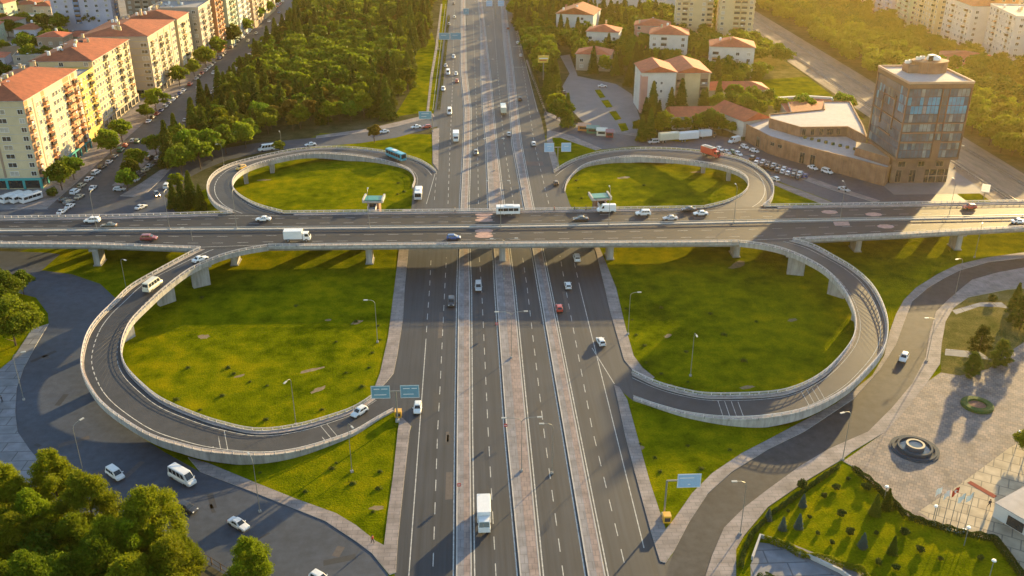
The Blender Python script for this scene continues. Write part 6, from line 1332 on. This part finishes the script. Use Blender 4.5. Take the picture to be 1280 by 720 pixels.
for i in range(46):
    px, py = gz.uniform(10, 84), gz.uniform(2, 70)
    if i > 30: px, py = gz.uniform(0, 120), gz.uniform(30, 110)
    x_, y_ = P(px, py); tree('fb%d' % (i % 3), x_, y_, gz.uniform(.8, 1.3), 'dark green tree among the low roofs behind the apartment row', 'broadleaf_tree', group='trees between the low houses at top left')
gq = random.Random(31)
for i, (px, py) in enumerate([(985, 640), (1012, 648), (1030, 622), (1045, 612), (1060, 600), (1022, 668), (1040, 680), (1062, 668), (1095, 668), (1130, 668), (1150, 690), (1175, 700), (1120, 712), (1098, 705), (1225, 700)]):
    tree('sh0', *P(px, py), gq.uniform(.35, .95), 'rounded green shrub planted on the garden lawn', 'shrub', cat='shrub', group='rounded shrubs on the garden lawn')
# foreground pines, bottom left
FG = [(80, 655, 'np0', 1.05, 'rust green pine standing alone above the foreground grove, next to the lamp'), (125, 690, 'np1', 1.1, 'pine with bright top in front of the lower left road'), (200, 712, 'np2', 1.15, 'large pine rising before the black hatchback'), (20, 668, 'np2', 1.0, 'pine at the left edge of the foreground grove'), (55, 702, 'np1', .95, 'dark pine in the middle left of the foreground grove'), (150, 745, 'np0', 1.05, 'pine at the bottom edge under the large pine'), (95, 760, 'nb1', 1.2, 'leafy green tree at the bottom of the foreground grove'), (35, 770, 'nb1', 1.2, 'leafy tree in the bottom left corner'), (-5, 735, 'np0', 1.1, 'pine cut by the left edge near the bottom corner'), (225, 765, 'np1', 1.0, 'low pine at the bottom right of the foreground grove'), (318, 752, 'np0', .85, 'separate round pine right of the small fence'), (175, 790, 'np2', 1.0, 'pine mostly below the bottom edge of the picture'), (-25, 690, 'np1', 1.0, 'pine outside the left edge of the grove'), (110, 725, 'np2', .9, 'shaded pine in the heart of the foreground grove'), (255, 790, 'nb1', .9, 'leafy tree by the fence at the bottom edge'), (60, 800, 'np1', 1.1, 'pine just under the bottom left corner'), (10, 800, 'np0', 1.1, 'pine in the very bottom left corner')]
FG += [(5, 712, 'np1', 1.0, 'pine squeezed between the left edge pine and the dark middle pine'), (175, 738, 'np0', .95, 'bright crowned pine directly below the large pine'), (135, 765, 'np2', 1.0, 'low bright pine in the lower middle of the grove'), (70, 740, 'nb1', 1.3, 'leafy tree hemmed in by pines left of the grove centre'), (232, 738, 'np2', .8, 'small pine leaning towards the little fence'), (205, 775, 'nb1', 1.2, 'leafy tree at the bottom edge left of the little fence'), (38, 735, 'np0', 1.0, 'pine in the lower left of the grove behind the corner leaf tree')]
for px, py, key, s, lab in FG: tree(key, *P(px, py), s*1.05, lab, 'pine_tree' if 'p' in key else 'broadleaf_tree')
# hedges
def hedge(px, h, w_, label, m=L_HEDGE, n=260, name='hedge'):
    p = densify([Vector((*P(*q), 0)) for q in px], 1.0); rng = np.random.default_rng(len(px)); L = sum((b-a).length for a, b in zip(p, p[1:])); N = int(L*n)
    k = rng.integers(0, len(p)-1, N); t = rng.random(N); a = np.array([tuple(q) for q in p]); base = a[k]*(1-t)[:, None]+a[k+1]*t[:, None]
    th = rng.uniform(0, math.pi, N); bump = .85+.2*np.sin(base[:, 0]*2.1)*np.sin(base[:, 1]*1.7); d = a[k+1]-a[k]; d /= np.linalg.norm(d, axis=1)[:, None]+1e-9; nn = np.stack([-d[:, 1], d[:, 0], 0*d[:, 0]], 1)
    pos = base+nn*(np.cos(th)*w_/2*bump)[:, None]; pos[:, 2] = np.sin(th)**.6*h*bump
    o = link(name, leaf_mesh(pos, nn*np.cos(th)[:, None]+np.array([0, 0, 1])*np.sin(th)[:, None], .13, m, rng, name)); return tag(o, label, 'hedge')
hedge([(1066, 586), (1100, 614), (1135, 648), (1165, 657), (1200, 668), (1243, 675), (1262, 700), (1280, 725)], 1.1, 1.5, 'long clipped hedge between garden lawn and plaza')
hedge([(955, 675), (985, 685), (1000, 695), (1030, 700), (1050, 707), (1075, 714), (1090, 730)], 1.2, 1.3, 'bright yellow green hedge along the curving garden path', L_BRIGHT)
hedge([(925, 712), (930, 690), (940, 668), (962, 645), (1000, 618), (1048, 584)], .9, .9, 'low dark hedge along the service road side of the garden', n=180)
hedge([(934, 742), (955, 728), (985, 735), (1020, 742)], 1.6, 3.0, 'dark shrub bank at the bottom edge of the garden')
hedge([(683, 142), (675, 120), (665, 85), (657, 55), (650, 20)], 1.6, 2.6, 'long green hedge right of the highway', n=60)
hedge([(548, 138), (552, 105), (556, 70), (561, 20)], .8, 1.6, 'low green hedge left of the highway', n=50)
hedge([(703, 122), (708, 134), (716, 150), (720, 155)], 1.6, 2.4, 'short hedge at the left side of the tree bordered lot', n=60)
gs = random.Random(17); M_SOIL = mat('bare_soil', (.20, .145, .08), .95, .35, 1.2, .3)
for px, py, a_, b_ in ((388, 463, 3.4, .7), (398, 487, 2.2, .8), (254, 421, 1.6, 1.2), (446, 403, 1.8, 1.0), (922, 331, 4.5, 1.6), (1035, 318, 2.2, 1.0), (835, 420, 1.3, .8), (830, 482, 2.4, .6), (934, 484, 2.0, .7), (800, 560, 1.2, .8), (470, 635, 1.5, .7), (330, 225, 2.5, 1.0), (780, 222, 3.0, 1.2), (870, 215, 2.4, 1.0), (410, 400, 1.0, .6), (300, 470, 1.4, .6), (990, 400, 1.5, .8)):
    x, y = P(px, py); t0 = gs.uniform(0, .8); pts = []
    for k in range(14):
        a = 2*math.pi*k/14; r_ = gs.uniform(.65, 1.1); u, v_ = a_*r_*math.cos(a), b_*r_*math.sin(a); pts.append((x+u*math.cos(t0)-v_*math.sin(t0), y+u*math.sin(t0)+v_*math.cos(t0)))
    sheet('bare_soil', pts, .013, M_SOIL)
# tufts and small shrubs on the lawns
g = random.Random(9); TUFT = [leaf_mesh(np.random.default_rng(i).normal(size=(160, 3))*np.array([.38, .38, .16])+np.array([0, 0, .25]), np.tile([[0, 0, 1.]], (160, 1)), .13, L_HEDGE, np.random.default_rng(i), 'shrub') for i in range(3)]
SHR = [(640+x/4, 360+y/4) for x, y in ((570, 105), (600, 160), (660, 290), (870, 320), (670, 375), (745, 430), (880, 470), (1060, 235), (1220, 170), (1160, 365), (990, 130), (745, 100), (620, 235))]+[(320+x/4, 360+y/4) for x, y in ((500, 170), (580, 325), (565, 400), (450, 425), (530, 495), (55, 490), (400, 270), (200, 90), (330, 610), (50, 660), (610, 190), (620, 260))]+[(320+x/4, 540+y/4) for x, y in ((620, 200), (610, 285), (585, 400), (480, 260), (400, 155), (245, 300), (20, 205), (380, 185))]+[(640+x/4, 540+y/4) for x, y in ((715, 130), (740, 200), (945, 185), (880, 70), (1090, 90), (640, 60))]+[(x/4, 360+y/4) for x, y in ((1170, 430), (940, 400), (1000, 610), (1140, 400), (1110, 540), (880, 560), (1010, 50), (1250, 470))]+[(503, 222), (498, 229), (505, 240), (497, 243), (722, 219), (723, 235), (727, 248), (720, 226), (805, 232), (840, 205), (735, 242)]
for i, (px, py) in enumerate(SHR):
    o = link('shrub', g.choice(TUFT), None, (*P(px, py), 0), g.uniform(0, 6), g.uniform(.45, 1.0)); tag(o, 'small dark tuft shrub growing on the loop lawns', 'shrub', 'tuft shrubs scattered over the lawns')

# ------------------------------------------------------------------ haze
hz = MB().box((60, 560, 56), (1500, 1500, 116), mat('tmp_', (1, 1, 1))); hm = bpy.data.materials.new('haze_air'); hm.use_nodes = True; n = hm.node_tree.nodes; n.remove(n['Principled BSDF'])
v = n.new('ShaderNodeVolumePrincipled'); v.inputs['Color'].default_value = (1, .74, .30, 1); v.inputs['Density'].default_value = HAZE; v.inputs['Anisotropy'].default_value = .74
hm.node_tree.links.new(v.outputs[0], n['Material Output'].inputs['Volume']); hz.mats = [hm]
if HAZE > 0: o = hz.build('haze'); o['kind'] = 'stuff'
